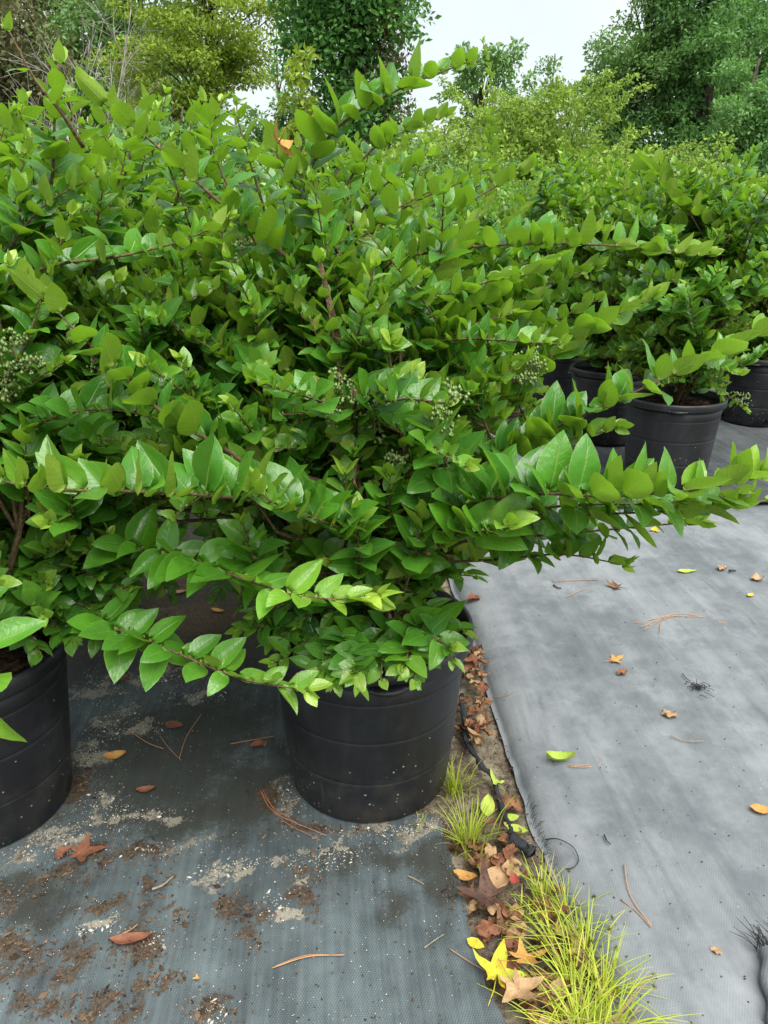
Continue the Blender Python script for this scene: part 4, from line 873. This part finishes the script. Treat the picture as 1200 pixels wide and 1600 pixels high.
# heap of dry leaves in the gap
gl = 'dry brown leaf in the litter strip between the two fabrics'; gg = 'dry leaves heaped in the litter strip'
variants = [('crumple', .07), ('crumple', .06), ('oval', .07), ('oval', .06), ('star', .08), ('crumple', .085)]
heapme = []
for i, (kd, L) in enumerate(variants * 2):
    heapme.append(crumple(L, 60 + i) if kd == 'crumple' else oval_leaf(L, .5, .5, 60 + i) if kd == 'oval' else star_leaf(L, 5, .7, 60 + i))
heapmats = ['brown', 'brown', 'rust', 'dark_brown', 'tan', 'brown', 'rust', 'tan']
spots = []
for hp, (a, b, n, w) in zip(['beside the pot wall', 'by the black fabric roll', 'at the fabric corner', 'under the sedge', 'between the sedge blades', 'beside the wispy grass tuft', 'by the pot rim'], (((735, 1020), (755, 1140), 40, 26), ((725, 1130), (760, 1170), 9, 25), ((735, 1310), (800, 1370), 16, 30), ((770, 1400), (870, 1600), 55, 60), ((850, 1390), (960, 1560), 26, 40), ((770, 1270), (800, 1330), 6, 22), ((720, 960), (742, 1020), 10, 12))):
    for i in range(n):
        f = rng.random(); spots.append((hp, a[0] + (b[0] - a[0]) * f + rng.normal(0, w * .5), a[1] + (b[1] - a[1]) * f + rng.normal(0, 8)))
hm = {}
WORD = {'crumple': 'crumpled', 'oval': 'cupped oval', 'star': 'lobed'}; CW = {'brown': 'mid-brown', 'rust': 'rust', 'dark_brown': 'dark brown', 'tan': 'tan'}; vv = variants * 2
for i, (hp, px, py) in enumerate(spots):
    k = int(rng.integers(len(heapme))); mt = heapmats[int(rng.integers(len(heapmats)))]
    p = on_ground(px, py); t, s_ = to_st(p)
    if np.hypot(*(p - POT_M)[:2]) < .215 or t > e_aisle(min(s_, 2.05)) - .005: continue
    if (k, mt) not in hm: me = heapme[k].copy(); me.materials.clear(); me.materials.append(M[mt]); hm[(k, mt)] = me
    o = litter(px, py, hm[(k, mt)], mt, f'{CW[mt]} {WORD[vv[k][0]]} dry leaf in the litter {hp}', rng.random() * 6.28, gg, (rng.normal(0, .35), rng.normal(0, .35)), dz=rng.uniform(.002, .014))
    o.scale = (rng.uniform(.45, .85),) * 3

# pine needles and twigs
def curve_thing(name, pts, r, mat, label, cat, group=None, k=4, zlift=.003):
    P = [on_ground(*p) + np.array([0, 0, zlift]) for p in pts]; P = np.array(P); base = P[0].copy(); Q = catmull(P, 14) - base; Q[:, 2] += r; mb = MB(); mb.tube(Q, np.linspace(r, r * .6, 14), k)
    o = link(name, mb.mesh(name), M[mat], None, base); return tag(o, label, cat, group)
for lab, strands in {'bundle of rusty pine needles beside the large pot': [[(405, 1232), (430, 1270), (510, 1305)], [(408, 1230), (440, 1280), (500, 1312)], [(406, 1234), (428, 1262), (470, 1290)]],
    'spread of tan pine needles on the pale aisle': [[(1000, 985), (1060, 958), (1132, 975)], [(1005, 990), (1040, 965), (1065, 960)], [(992, 978), (1050, 962), (1120, 968)], [(1030, 995), (1035, 970), (1060, 960)]],
    'single level pine needles under the long shoots': [[(862, 909), (900, 907), (935, 911)], [(885, 933), (900, 926), (915, 920)]],
    'pine needles on the bare dark fabric': [[(425, 1512), (480, 1494), (538, 1491)], [(430, 1509), (478, 1492), (530, 1492)]],
    'crossed pine needles between the two pots': [[(280, 1185), (292, 1150), (315, 1115)], [(250, 1150), (265, 1170), (283, 1188)], [(360, 1162), (395, 1156), (430, 1150)], [(200, 1140), (230, 1160), (255, 1170)]],
    'reddish needles behind the folded yellow leaf': [[(890, 1194), (915, 1194), (938, 1183)], [(888, 1196), (920, 1197), (942, 1190)]],
    'long reddish stalk beside the large star-shaped leaf': [[(702, 1482), (730, 1500), (757, 1516)]],
    'thin tan needles leaning out of the sedge': [[(975, 1350), (985, 1400), (1018, 1445)], [(970, 1405), (1000, 1430), (1018, 1448)]]}.items():
    e = empty('pine_needles', on_ground(*strands[0][0])); tag(e, lab, 'pine needles', 'fallen pine needles'); e['category'] = 'pine needles'
    for st_ in strands:
        P = np.array([on_ground(*p) + np.array([0, 0, .002]) for p in st_]); Q = catmull(P, 12) - np.array(e.location); mb = MB(); mb.tube(Q, .0011, 4); link('needle', mb.mesh('needle'), M['needle'], e)
for lab, pts, r in (('pale short twig in the soil crumbs', [(238, 1392), (255, 1385), (271, 1371)], .003), ('tiny forked pale twig on the dark fabric', [(212, 1320), (228, 1310), (246, 1306)], .0018), ('dark bent twig on the pale aisle', [(944, 1305), (948, 1314), (954, 1320)], .002),
    ('thin brown twig near the folded yellow leaf', [(1047, 1150), (1070, 1158), (1100, 1160)], .0016), ('bleached twig on the decayed leaf', [(190, 1462), (203, 1456), (216, 1446)], .002), ('grey twig at the fabric corner', [(638, 1370), (650, 1376), (662, 1383)], .0016), ('light twig beside the star-shaped leaf stalk', [(663, 1482), (680, 1470), (694, 1461)], .0013), ('reddish stem lying over the aisle edge', [(770, 1090), (790, 1084), (806, 1078)], .0013),
    ('wiry brown twig at the dark debris clump', [(1065, 1060), (1070, 1067), (1078, 1073)], .0016), ('dark bark sliver under the long shoots', [(864, 918), (870, 920), (877, 921)], .004), ('dark bark chip near the slender yellow leaf', [(1138, 898), (1144, 897), (1149, 897)], .005)):
    curve_thing('twig', pts, r, 'dry' if 'dark' not in lab else 'thread', lab, 'twig', 'fallen twigs')
# clump of dark debris on the aisle
mb = MB(); c = on_ground(1092, 1083)
for i in range(70):
    a = rng.random() * 6.28; d = abs(rng.normal(0, .016)); p0 = np.array([math.cos(a) * d, math.sin(a) * d, .002 + rng.random() * .006]); q_ = p0 + rng.normal(0, .010, 3) * np.array([1, 1, .25]); mb.tube([p0, (p0 + q_) / 2 + [0, 0, .002], q_], .0009, 3)
tag(link('debris_clump', mb.mesh('debris_clump'), M['thread'], None, c), 'small dark clump of shredded debris on the pale aisle', 'debris')

# crumpled black edging in the gap
def crumpled_strip(pts, w, seed, label, h=.02):
    r = np.random.default_rng(seed); P = np.array([on_ground(*p) for p in pts]); base = P[0].copy(); Q = catmull(P, 40) - base; Q[:, 2] += h * .45
    mb = MB(); R = w * (.55 + .9 * fbm(np.linspace(0, 7, 40) + seed * 3, np.zeros(40) + seed)); mb.tube(Q, R, 10)
    vs = np.array(mb.v); vs += (np.stack([fbm(vs[:, 0] * 38 + k * 9, vs[:, 1] * 38 + vs[:, 2] * 55) for k in range(3)], 1) - .5) * w * 2.6; vs[:, 2] = vs[:, 2] * .7
    return tag(link('crumpled_fabric', make_mesh('crumpled_fabric', vs, mb.f), M['fab_black'], None, base), label, 'fabric scrap')
crumpled_strip([(722, 1090), (728, 1150), (748, 1190), (772, 1215), (786, 1265), (800, 1300)], .0075, 3, 'crumpled black fabric roll running along the litter strip')
crumpled_strip([(800, 1308), (818, 1318), (836, 1330)], .012, 4, 'crumpled black fabric flap at the head of the sedge', .03)
# loose thread loop at the aisle edge
P = np.array([on_ground(*p) for p in ((852, 1308), (872, 1306), (895, 1322), (904, 1342), (895, 1352), (876, 1352))]); base = P[0].copy(); Q = catmull(P, 26) - base; Q[:, 2] += .006
mb = MB(); mb.tube(Q, .0011, 4); tag(link('loose_thread', mb.mesh('loose_thread'), M['thread'], None, base), 'black thread looping out of the aisle fabric edge', 'thread')
# frayed hem along the aisle edge
hem = MB(); ssv = np.arange(.95, 1.42, .009)
for s_ in ssv:
    t = float(e_aisle(s_)) + rng.normal(0, .004) + .004; p0 = t * V + s_ * U + np.array([0, 0, .016 + rng.normal(0, .004)]); p1 = p0 - V * rng.uniform(.004, .014) + U * rng.normal(0, .006) + np.array([0, 0, -.016]); hem.tube([p0, (p0 + p1) / 2 + [0, 0, .004], p1], .0006, 3)
o = link('frayed_hem', hem.mesh('frayed_hem'), M['thread']); tag(o, 'black frayed threads along the cut edge of the aisle fabric', 'frayed edge', kind='stuff')
# folded frayed fabric at the right
def flap():
    e = empty('folded_fabric', on_ground(1196, 1500)); base = np.array(e.location); tag(e, 'folded fabric edge with frayed black threads on the pale aisle', 'fabric fold')
    a, b = on_ground(1186, 1492) - base, on_ground(1222, 1720) - base; n = 24; vs = []; fs = []
    d = norm(b - a); sd_ = norm(np.cross(d, [0, 0, 1])); sd_ = sd_ if sd_[0] > 0 else -sd_
    prof_ = [(0, 0), (-.004, .008), (-.002, .018), (.008, .026), (.03, .031), (.08, .030), (.16, .024), (.26, .01)]
    for i in range(n):
        c = a + (b - a) * i / (n - 1)
        for x, z in prof_: vs.append(c + sd_ * (x + .004 * math.sin(i * .9)) + np.array([0, 0, z + .003 * math.sin(i * .6 + x * 30)]))
    m_ = len(prof_)
    for i in range(n - 1):
        for j in range(m_ - 1): fs.append((i * m_ + j, i * m_ + j + 1, (i + 1) * m_ + j + 1, (i + 1) * m_ + j))
    link('fold', make_mesh('fold', np.array(vs), fs), M['fab_aisle'], e)
    for i in range(46):
        p0 = a + sd_ * rng.uniform(-.005, .07) + np.array([0, 0, rng.uniform(.004, .03)]) - d * .002; p1 = p0 - d * rng.uniform(.015, .05) - sd_ * rng.uniform(-.01, .05) + np.array([0, 0, rng.uniform(.0, .02)])
        mb = MB(); mb.tube([p0, (p0 + p1) / 2 + [0, 0, .006], p1], [.0009, .0008, .0004], 3); link('thread', mb.mesh('thread'), M['thread'], e)
flap()

# crumbs and grit: too many to count
def crumbs(name, lst, per, smin, smax, mat, label, extra=None):
    mb = MB()
    for (px, py), a, b in lst:
        t0, s0 = st_px(px, py)
        for i in range(int(per * (a * b / .002 + .4))):
            t = t0 + rng.normal(0, a * .62); s = s0 + rng.normal(0, b * .62); p = t * V + s * U
            if np.hypot(*(p - POT_M)[:2]) < .194 or np.hypot(*(p - POT_L)[:2]) < .194 or t > .35: continue
            z = float(left_z(np.array([t]), np.array([s]))[0]); L = rng.uniform(smin, smax) * (2.4 if rng.random() < .08 else 1); an = rng.random() * 6.28; d = np.array([math.cos(an), math.sin(an), rng.normal(0, .25)]) * L; e = np.array([-math.sin(an), math.cos(an), rng.normal(0, .3)]) * L * rng.uniform(.25, .7)
            c = p + np.array([0, 0, z + L * .25]); mb.add([c - d, c + e, c + d, c - e, c + np.array([0, 0, L * .5])], [(0, 1, 4), (1, 2, 4), (2, 3, 4), (3, 0, 4), (3, 2, 1, 0)])
    if extra: extra(mb)
    o = link(name, mb.mesh(name, False), M[mat]); return tag(o, label, 'litter', kind='stuff')
near_soil = [p for p in patches_soil if p[0][1] > 1000]; near_sand = [p for p in patches_sand if p[0][1] > 1000]
def spread(n, smin, smax, x0, x1, y0, y1, strip=False):
    def f(mb):
        for i in range(n):
            px = rng.uniform(x0, x1); py = rng.uniform(y0, y1); p = on_ground(px, py)
            if np.hypot(*(p - POT_M)[:2]) < .194 or np.hypot(*(p - POT_L)[:2]) < .194: continue
            if strip and to_st(p)[0] > e_aisle(min(to_st(p)[1], 2.05)) - .01: continue
            L = rng.uniform(smin, smax); an = rng.random() * 6.28; d = np.array([math.cos(an), math.sin(an), 0]) * L; e = np.array([-math.sin(an), math.cos(an), 0]) * L * .6
            mb.add([p - d, p + e, p + d, p - e, p + np.array([0, 0, L * .8])], [(0, 1, 4), (1, 2, 4), (2, 3, 4), (3, 0, 4), (3, 2, 1, 0)])
    return f
crumbs('soil_crumbs', near_soil, 85, .0013, .0046, 'chip', 'brown soil and bark crumbs strewn in patches over the dark fabric', spread(500, .001, .003, 0, 720, 1100, 1600))
crumbs('sand_grains', near_sand, 75, .0009, .0026, 'grain', 'pale sand grains strewn over the dark fabric', spread(900, .0008, .0018, 0, 720, 1060, 1600))
mb = MB(); spread(1300, .0015, .0045, 690, 860, 1100, 1430, True)(mb); tag(link('bark_crumbs', mb.mesh('bark_crumbs', False), M['chip']), 'bark crumbs scattered through the litter strip', 'litter', kind='stuff')
mb = MB(); spread(170, .0012, .0030, 760, 1200, 830, 1600)(mb); tag(link('dark_specks', mb.mesh('dark_specks', False), M['thread']), 'dark specks of debris scattered over the pale aisle', 'litter', kind='stuff')

# ------------------------------------------------------------------ sedge and grass tufts
hb = MB(); r = np.random.default_rng(3)
for q_ in range(34):
    v = norm(r.normal(size=3)); L = .0075 * r.uniform(.6, 1.1); sdw = np.cross(v, [.3, .2, .9]); sdw = sdw / np.linalg.norm(sdw) * .0012; hb.add([-sdw - v * .0005, sdw - v * .0005, v * L], [(0, 1, 2)])
hv = np.array(hb.v); hv[0::3] *= .5; hv[1::3] *= .5
SEED_ME = make_mesh('seed_head', np.vstack([[0, 0, 0], hv]), [(0, 1 + 3 * i, 3 + 3 * i) for i in range(34)] + [(1 + 3 * i, 2 + 3 * i, 3 + 3 * i) for i in range(34)] + [(0, 3 + 3 * i, 2 + 3 * i) for i in range(34)])
def tuft(px, py, n, hgt, spread_, label, seed, heads=0, lean=(0, 0)):
    r = np.random.default_rng(seed); base = on_ground(px, py); base[2] -= .008; e = empty('sedge_tuft', base); tag(e, label, 'grass tuft', 'grass and sedge tufts in the litter strip')
    VS, FS, TN = [], [], []; heads_at = []
    for i in range(n):
        a = r.random() * 6.28; d0 = abs(r.normal(0, .022)) ; p0 = np.array([math.cos(a), math.sin(a), 0]) * d0; H = hgt * r.uniform(.5, 1.15); out = spread_ * r.uniform(.1, 1.1)
        a2 = a + r.normal(0, .5); dr = np.array([math.cos(a2), math.sin(a2), 0]) + np.array([lean[0], lean[1], 0]); t = np.linspace(0, 1, 6)[:, None]
        P = p0 + np.array([0, 0, 1]) * H * (t - .45 * (out / hgt) * t ** 2.4) + dr * out * t ** 1.7; w = .0019 * r.uniform(.7, 1.3) * (1 - t * .85); sdv = np.array([-dr[1], dr[0], 0]); sdv = sdv / (np.linalg.norm(sdv) + 1e-6)
        b = len(VS); VS += list(P - sdv * w) + list(P + sdv * w); k = 6; tn = np.clip(r.normal(.5, .25), 0, 1); w *= r.uniform(.5, 1.5); TN += [(tn, 1.0 if r.random() < .09 else 0.0)] * 12
        FS += [(b + j, b + j + 1, b + k + j + 1, b + k + j) for j in range(5)]
        if i < heads:
            c = P[-1]
            heads_at.append(c)
    o = link('blades', make_mesh('blades', np.array(VS), FS, True, {'leaf_tone': ('FLOAT_VECTOR', np.c_[np.array(TN), np.zeros((len(TN), 1))])}), M['grass'], e); o['kind'] = 'stuff'
    for c in heads_at: h_ = link('seed_head', SEED_ME, M['seed'], e, c); h_.rotation_euler = tuple(r.uniform(0, 6, 3)); h_.scale = (r.uniform(.7, 1.2),) * 3
tuft(710, 1225, 80, .085, .05, 'fine green grass tuft against the pot wall', 1)
tuft(735, 1310, 90, .12, .075, 'wispy bright grass tuft at the sandy corner of the fabric', 2)
tuft(655, 1282, 18, .025, .02, 'tiny green grass sprout at the foot of the pot', 3)
SL = ['sedge tuft at the upper end of the patch beside the fabric flap', 'sedge tuft at the aisle edge below the thread loop', 'sedge tuft beside the dark brown star leaf', 'sedge tuft leaning onto the aisle below the upper end', 'sedge tuft beside the large yellow star leaf', 'sedge tuft spreading over the aisle edge with many seed heads', 'dense sedge tuft below the tan withered star leaf', 'sedge tuft on the aisle side of the dense tuft', 'sedge tuft beyond the dense tuft at the strip end', 'short sparse sedge tuft beside the small crimson leaf']
ls = 'yellow-green sedge tuft with bristly seed heads in the litter strip'
for i, (px, py, n, h, s) in enumerate(((850, 1400, 46, .085, .07), (885, 1420, 40, .09, .08), (868, 1470, 38, .10, .10), (915, 1480, 51, .11, .11), (895, 1540, 58, .11, .12), (945, 1545, 56, .11, .12), (905, 1610, 90, .12, .12), (955, 1610, 56, .12, .12), (930, 1660, 67, .12, .12), (820, 1430, 28, .05, .06))):
    tuft(px, py, n, h, s, SL[i], 20 + i, heads=int(n * .16))
tuft(430, 985, 14, .02, .03, 'little green weed under the privet behind the drooping shoot', 44)

# ------------------------------------------------------------------ trees and bushes beyond the nursery
def crown_leaves(clumps, n, size, rg, flatten=.75, aspect=.5):
    C_ = np.array([c[0] for c in clumps]); Rr = np.array([c[1] for c in clumps]); w = Rr ** 2; w = w / w.sum()
    i = rg.choice(len(clumps), n, p=w); d = norm(rg.normal(size=(n, 3))); r = rg.random(n) ** (1 / 2.2)
    P = C_[i] + d * (Rr[i] * r)[:, None] * np.array([1, 1, flatten])
    L = norm(d * .6 + rg.normal(size=(n, 3)) * .8 + np.array([0, 0, -.15])); N = norm(np.cross(L, rg.normal(size=(n, 3))) + np.array([0, 0, .5])); X = norm(np.cross(L, N)); S = size * rg.uniform(.6, 1.3, n)
    hx = X * (S * aspect * .5)[:, None]; hl = L * S[:, None]; nz = np.cross(X, L) * (S * .12)[:, None]
    VS = np.stack([P, P + hl * .5 - hx + nz, P + hl, P + hl * .5 + hx + nz], 1).reshape(-1, 3); b = np.arange(n)[:, None] * 4
    FS = np.vstack([b + np.array([[0, 2, 1]]), b + np.array([[0, 3, 2]])]); cl = rg.random(len(clumps)); tn = np.clip(cl[i] * .55 + rg.random(n) * .45, 0, 1)
    return VS, FS, np.repeat(tn, 4)
def tree(name, label, cat, px, dist, H, crowns, mat, leaf=.18, n=7000, trunk_r=.14, nclump=60, seed=0, group=None, bark='bark', flatten=.75, aspect=.5, lean=0.0, clump_r=(.16, .34)):
    rg = np.random.default_rng(seed); a = math.atan2(px - 600, FPX / CP); base = np.array([dist * math.tan(a), dist, -.05]); e = empty(name, base); tag(e, label, cat, group)
    wood = MB(); top = np.array([lean, 0, H * .92]); tp = catmull([(0, 0, -.05), (lean * .2 + rg.normal(0, .1), 0, H * .3), (lean * .6 + rg.normal(0, .15), rg.normal(0, .1), H * .62), top], 14); wood.tube(tp, np.linspace(trunk_r, trunk_r * .2, 14), 8)
    clumps = []
    for (cx_, cy_, cz_), (rx, ry, rz_), frac in crowns:
        for k in range(max(2, int(nclump * frac))):
            d = norm(rg.normal(size=3)); q_ = np.array([cx_, cy_, cz_]) + np.array([rx, ry, rz_]) * d * rg.uniform(.35, 1.0); R = min(rx, rz_) * rg.uniform(*clump_r); clumps.append((q_, R))
            if k % 2 == 0:
                j = int(np.clip(np.searchsorted(tp[:, 2], q_[2] * .72), 2, 12)); s0 = tp[j]; wood.tube(catmull([s0, (s0 + q_) / 2 + np.array([0, 0, .15 * np.linalg.norm(q_ - s0)]) + rg.normal(0, .08, 3), q_], 7), np.linspace(trunk_r * .22, trunk_r * .04, 7), 4)
    link('trunk', wood.mesh('trunk'), M[bark], e)
    VS, FS, tn = crown_leaves(clumps, n, leaf, rg, flatten, aspect)
    o = link('crown', make_mesh('crown', VS, FS, False, {'leaf_tone': ('FLOAT_VECTOR', np.c_[tn, np.zeros((len(tn), 2))])}), M[mat], e); return e
GT = 'trees along the edge of the field'
# left wood
tree('broadleaf_tree', 'dull olive tree with brownish foliage in the wood behind the bare tree', 'tree', 20, 26, 11, [((0, 0, 5.5), (2.6, 2.2, 4.6), 1)], 'crown_dull', .2, 16000, .2, 120, 1, GT)
tree('broadleaf_tree', 'shaded grey-green tree between the bare tree and the lime tree', 'tree', 235, 32, 13, [((0, 0, 6), (3.0, 2.2, 5.5), 1)], 'crown_mid', .22, 14000, .2, 110, 2, GT)
tree('broadleaf_tree', 'dark olive tree behind the bare grey branches', 'tree', 110, 34, 14, [((0, 0, 6.5), (3.4, 2.2, 6.0), 1)], 'crown_dull', .24, 15000, .22, 120, 3, GT)
tree('lime_tree', 'wide yellow-green tree with open layered branches', 'tree', 335, 21, 8.6, [((-.7, 0, 4.6), (1.7, 1.4, 1.5), .38), ((.7, 0, 5.6), (1.5, 1.4, 1.6), .34), ((-.2, 0, 7.2), (1.8, 1.4, 1.3), .2), ((-1.0, 0, 3.2), (1.3, 1.2, .9), .18)], 'crown_lime', .10, 32000, .13, 170, 4, GT, flatten=.4, clump_r=(.22, .42), lean=.4)
tree('evergreen_bush', 'dark evergreen bush under the yellow-green tree', 'bush', 300, 17, 3.6, [((0, 0, 1.9), (1.7, 1.2, 1.5), 1)], 'crown_dark', .12, 8000, .08, 60, 5)
tree('evergreen_bush', 'dark bush low beside the vine-covered tree', 'bush', 425, 19, 3.0, [((0, 0, 1.6), (.9, 1.0, 1.2), 1)], 'crown_mid', .12, 5000, .07, 50, 6)
tree('evergreen_bush', 'dusky bush at the foot of the bare tree', 'bush', 130, 18, 3.4, [((0, 0, 1.6), (2.2, 1.2, 1.5), 1)], 'crown_dull', .13, 8000, .08, 60, 7)
tree('evergreen_bush', 'dusky green bush in front of the olive tree', 'bush', -40, 17, 4.0, [((0, 0, 2.0), (1.6, 1.2, 1.8), 1)], 'crown_dark', .13, 7000, .08, 60, 8)
tree('lime_sapling', 'slender yellow-green sapling before the vine-covered tree', 'sapling', 472, 12, 3.6, [((0, 0, 2.6), (.28, .25, .85), 1)], 'crown_lime', .11, 900, .02, 24, 9, clump_r=(.3, .6))
tree('broadleaf_tree', 'grey-green tree behind the slender yellow-green sapling', 'tree', 440, 31, 6.2, [((0, 0, 3.0), (2.2, 1.4, 2.9), .8), ((.5, 0, 6.4), (1.0, 1, 2.4), .2)], 'crown_mid', .17, 15000, .14, 60, 11, GT)
# vine tower
e = tree('vine_covered_tree', 'tall tree trunk smothered in dark green climbing vine', 'tree', 562, 15, 9.5, [((-.1, 0, 2.2), (1.0, .8, 2.2), .4), ((-.05, 0, 5.0), (1.15, .9, 2.6), .55), ((0, 0, 7.8), (.9, .8, 1.7), .25)], 'crown_vine', .115, 48000, .22, 170, 10, GT, clump_r=(.34, .55))
rg = np.random.default_rng(77); VS, FS, tn = crown_leaves([(np.array([.62 + rg.normal(0, .12), -.45 + rg.normal(0, .15), z]), .34) for z in np.linspace(.6, 7, 24)], 1800, .09, rg); o = link('dry_vine', make_mesh('dry_vine', VS, FS, False, {'leaf_tone': ('FLOAT_VECTOR', np.c_[tn, np.zeros((len(tn), 2))])}), M['crown_dry'], e)
# bright bushes in the middle
GB = 'light green bushes beyond the shrub rows'
for i, (px, d, H, rx, lab) in enumerate(((690, 11.5, 2.65, 1.0, 'light green bush beside the vine-covered tree'), (790, 12.5, 3.1, 1.1, 'tall light green bush behind the thin upright shoot'), (870, 12.0, 3.15, 1.0, 'brightest yellow-green feathery bush in the middle of the field edge'), (960, 11.0, 2.3, .85, 'light green bush with long arching sprays in front of the dark trees'), (740, 10.2, 2.0, .9, 'low mid-green bush in front of the light green bushes'))):
    e = tree('feathery_bush', lab, 'bush', px, d, H, [((0, 0, H * .5), (rx, .9, H * .46), 1)], 'crown_bush' if i != 4 else 'crown_mid', .075, 16000, .04, 190, 30 + i, GB, clump_r=(.14, .30), flatten=.6)
    rg = np.random.default_rng(90 + i); mb = MB(); cl = []
    for k in range(26):
        a = rg.uniform(0, 6.28); p0 = np.array([math.cos(a) * rx * .5, math.sin(a) * .5, H * rg.uniform(.45, .85)]); p1 = p0 + np.array([math.cos(a) * rg.uniform(.3, .75), math.sin(a) * .4, rg.uniform(.1, .55)]); P = catmull([p0, (p0 + p1) / 2 + [0, 0, .08], p1], 8); mb.tube(P, np.linspace(.006, .002, 8), 3)
        cl += [(q_, .07) for q_ in P[2:]]
    VS, FS, tn = crown_leaves(cl, 3600, .055, rg, .5); link('sprays', make_mesh('sprays', VS, FS, False, {'leaf_tone': ('FLOAT_VECTOR', np.c_[np.clip(tn + .2, 0, 1), np.zeros((len(tn), 2))])}), M['crown_bush' if i != 4 else 'crown_mid'], e); o = link('twigs', mb.mesh('twigs'), M['twig'], e); o['kind'] = 'stuff'
tree('rounded_bush', 'small rounded bush in front of the dark trees', 'bush', 1105, 9.5, 2.2, [((0, 0, 1.3), (.6, .6, .85), 1)], 'crown_bush', .05, 7000, .03, 60, 41)
tree('rounded_bush', 'reddish-green bush at the foot of the dark trees', 'bush', 1030, 14, 1.9, [((0, 0, 1.0), (.8, .6, .8), 1)], 'crown_mid', .07, 5000, .03, 50, 42)
# far tree behind bushes
tree('distant_tree', 'small dark tree far behind the light green bushes', 'tree', 745, 42, 9.0, [((0, 0, 7.6), (2.4, 2, 1.9), .6), ((-.5, 0, 4), (3, 2, 2.5), .4)], 'crown_mid', .26, 5000, .2, 50, 50, GT)
tree('distant_tree', 'pale hazy treetop far behind the brightest bush', 'tree', 850, 60, 12.5, [((0, 0, 7.5), (6, 3, 3.2), 1)], 'crown_mid', .30, 6000, .2, 60, 51, GT, clump_r=(.15, .3))
# right wood
tree('broadleaf_tree', 'tall dark green tree with feathery top at the sky gap', 'tree', 985, 25, 11.5, [((-.3, 0, 4.6), (1.7, 1.6, 2.0), .5), ((.6, 0, 7.6), (1.6, 1.5, 2.2), .4), ((-.2, 0, 2.3), (1.7, 1.2, 1.6), .3)], 'crown_mid', .13, 36000, .18, 190, 60, GT, clump_r=(.16, .36))
tree('broadleaf_tree', 'massive dark green tree in the middle of the right wood', 'tree', 1085, 24, 13, [((0, 0, 5.0), (1.7, 1.6, 3.8), .6), ((0, 0, 9.5), (1.7, 1.6, 2.6), .35)], 'crown_dark', .13, 40000, .22, 200, 61, GT)
tree('broadleaf_tree', 'dark green tree beside the massive tree, low crown', 'tree', 1150, 21, 5.2, [((0, 0, 2.8), (1.2, 1.2, 2.2), 1)], 'crown_dark', .11, 18000, .15, 110, 62, GT)
tree('broadleaf_tree', 'olive green tree with leaning bare trunk at the wood end', 'tree', 1230, 24, 12, [((0, 0, 6.0), (1.6, 1.4, 3.4), .8), ((-.5, 0, 3.0), (1.2, 1.2, 1.6), .3)], 'crown_mid', .13, 28000, .07, 160, 63, GT, lean=.5)
tree('broadleaf_tree', 'dusky tree filling the gap behind the right wood', 'tree', 1120, 33, 12, [((0, 0, 4.5), (5.5, 2, 4.0), 1)], 'crown_dark', .24, 11000, .25, 80, 64, GT)
# bare tree
def bare(px, dist, H, seed, label):
    rg = np.random.default_rng(seed); a = math.atan2(px - 600, FPX / CP); base = np.array([dist * math.tan(a), dist, -.05]); e = empty('bare_tree', base); tag(e, label, 'tree', GT); tr = MB(); br = MB()
    def grow(mb, p, d, L, r, lv):
        q_ = p + d * L; mid = (p + q_) / 2 + rg.normal(0, .05 * L, 3); P = catmull([p, mid, q_], 6); mb.tube(P, np.linspace(r, r * .6, 6), 5 if lv > 1 else 3)
        if lv == 0: return
        for k in range(3 if lv > 2 else 3):
            f = rg.uniform(.4, 1.0); grow(br, P[int(f * 5)], norm(d + rg.normal(0, .48, 3) + np.array([0, 0, .08])), L * rg.uniform(.5, .78), r * .55, lv - 1)
    for k in range(3):
        grow(tr, np.array([rg.normal(0, .12), rg.normal(0, .1), 0]), norm(np.array([rg.normal(0, .18), rg.normal(0, .1), 1])), H * .42, .045, 4)
    link('trunk', tr.mesh('trunk'), M['bark_grey'], e); link('branches', br.mesh('branches'), M['bark_grey'], e)
bare(135, 19, 7.5, 5, 'leafless tree with pale grey branches before the left wood')
bare(235, 20, 4.0, 9, 'low leafless grey tree beside the yellow-green tree')
# low far wood closing the field
rg = np.random.default_rng(5); cl = []
for i in range(620):
    x = rg.uniform(-75, 85); d = rg.uniform(52, 70); a_ = x / d; cl.append((np.array([x, d, rg.uniform(.3, 15 if (a_ < -.19 or a_ > .27) else 3.4)]), rg.uniform(1.3, 2.4)))
VS, FS, tn = crown_leaves(cl, 31000, .72, rg); o = link('far_wood', make_mesh('far_wood', VS, FS, False, {'leaf_tone': ('FLOAT_VECTOR', np.c_[tn, np.zeros((len(tn), 2))])}), M['crown_mid']); tag(o, 'low far-off wood closing the field behind the trees', 'wood', kind='stuff')
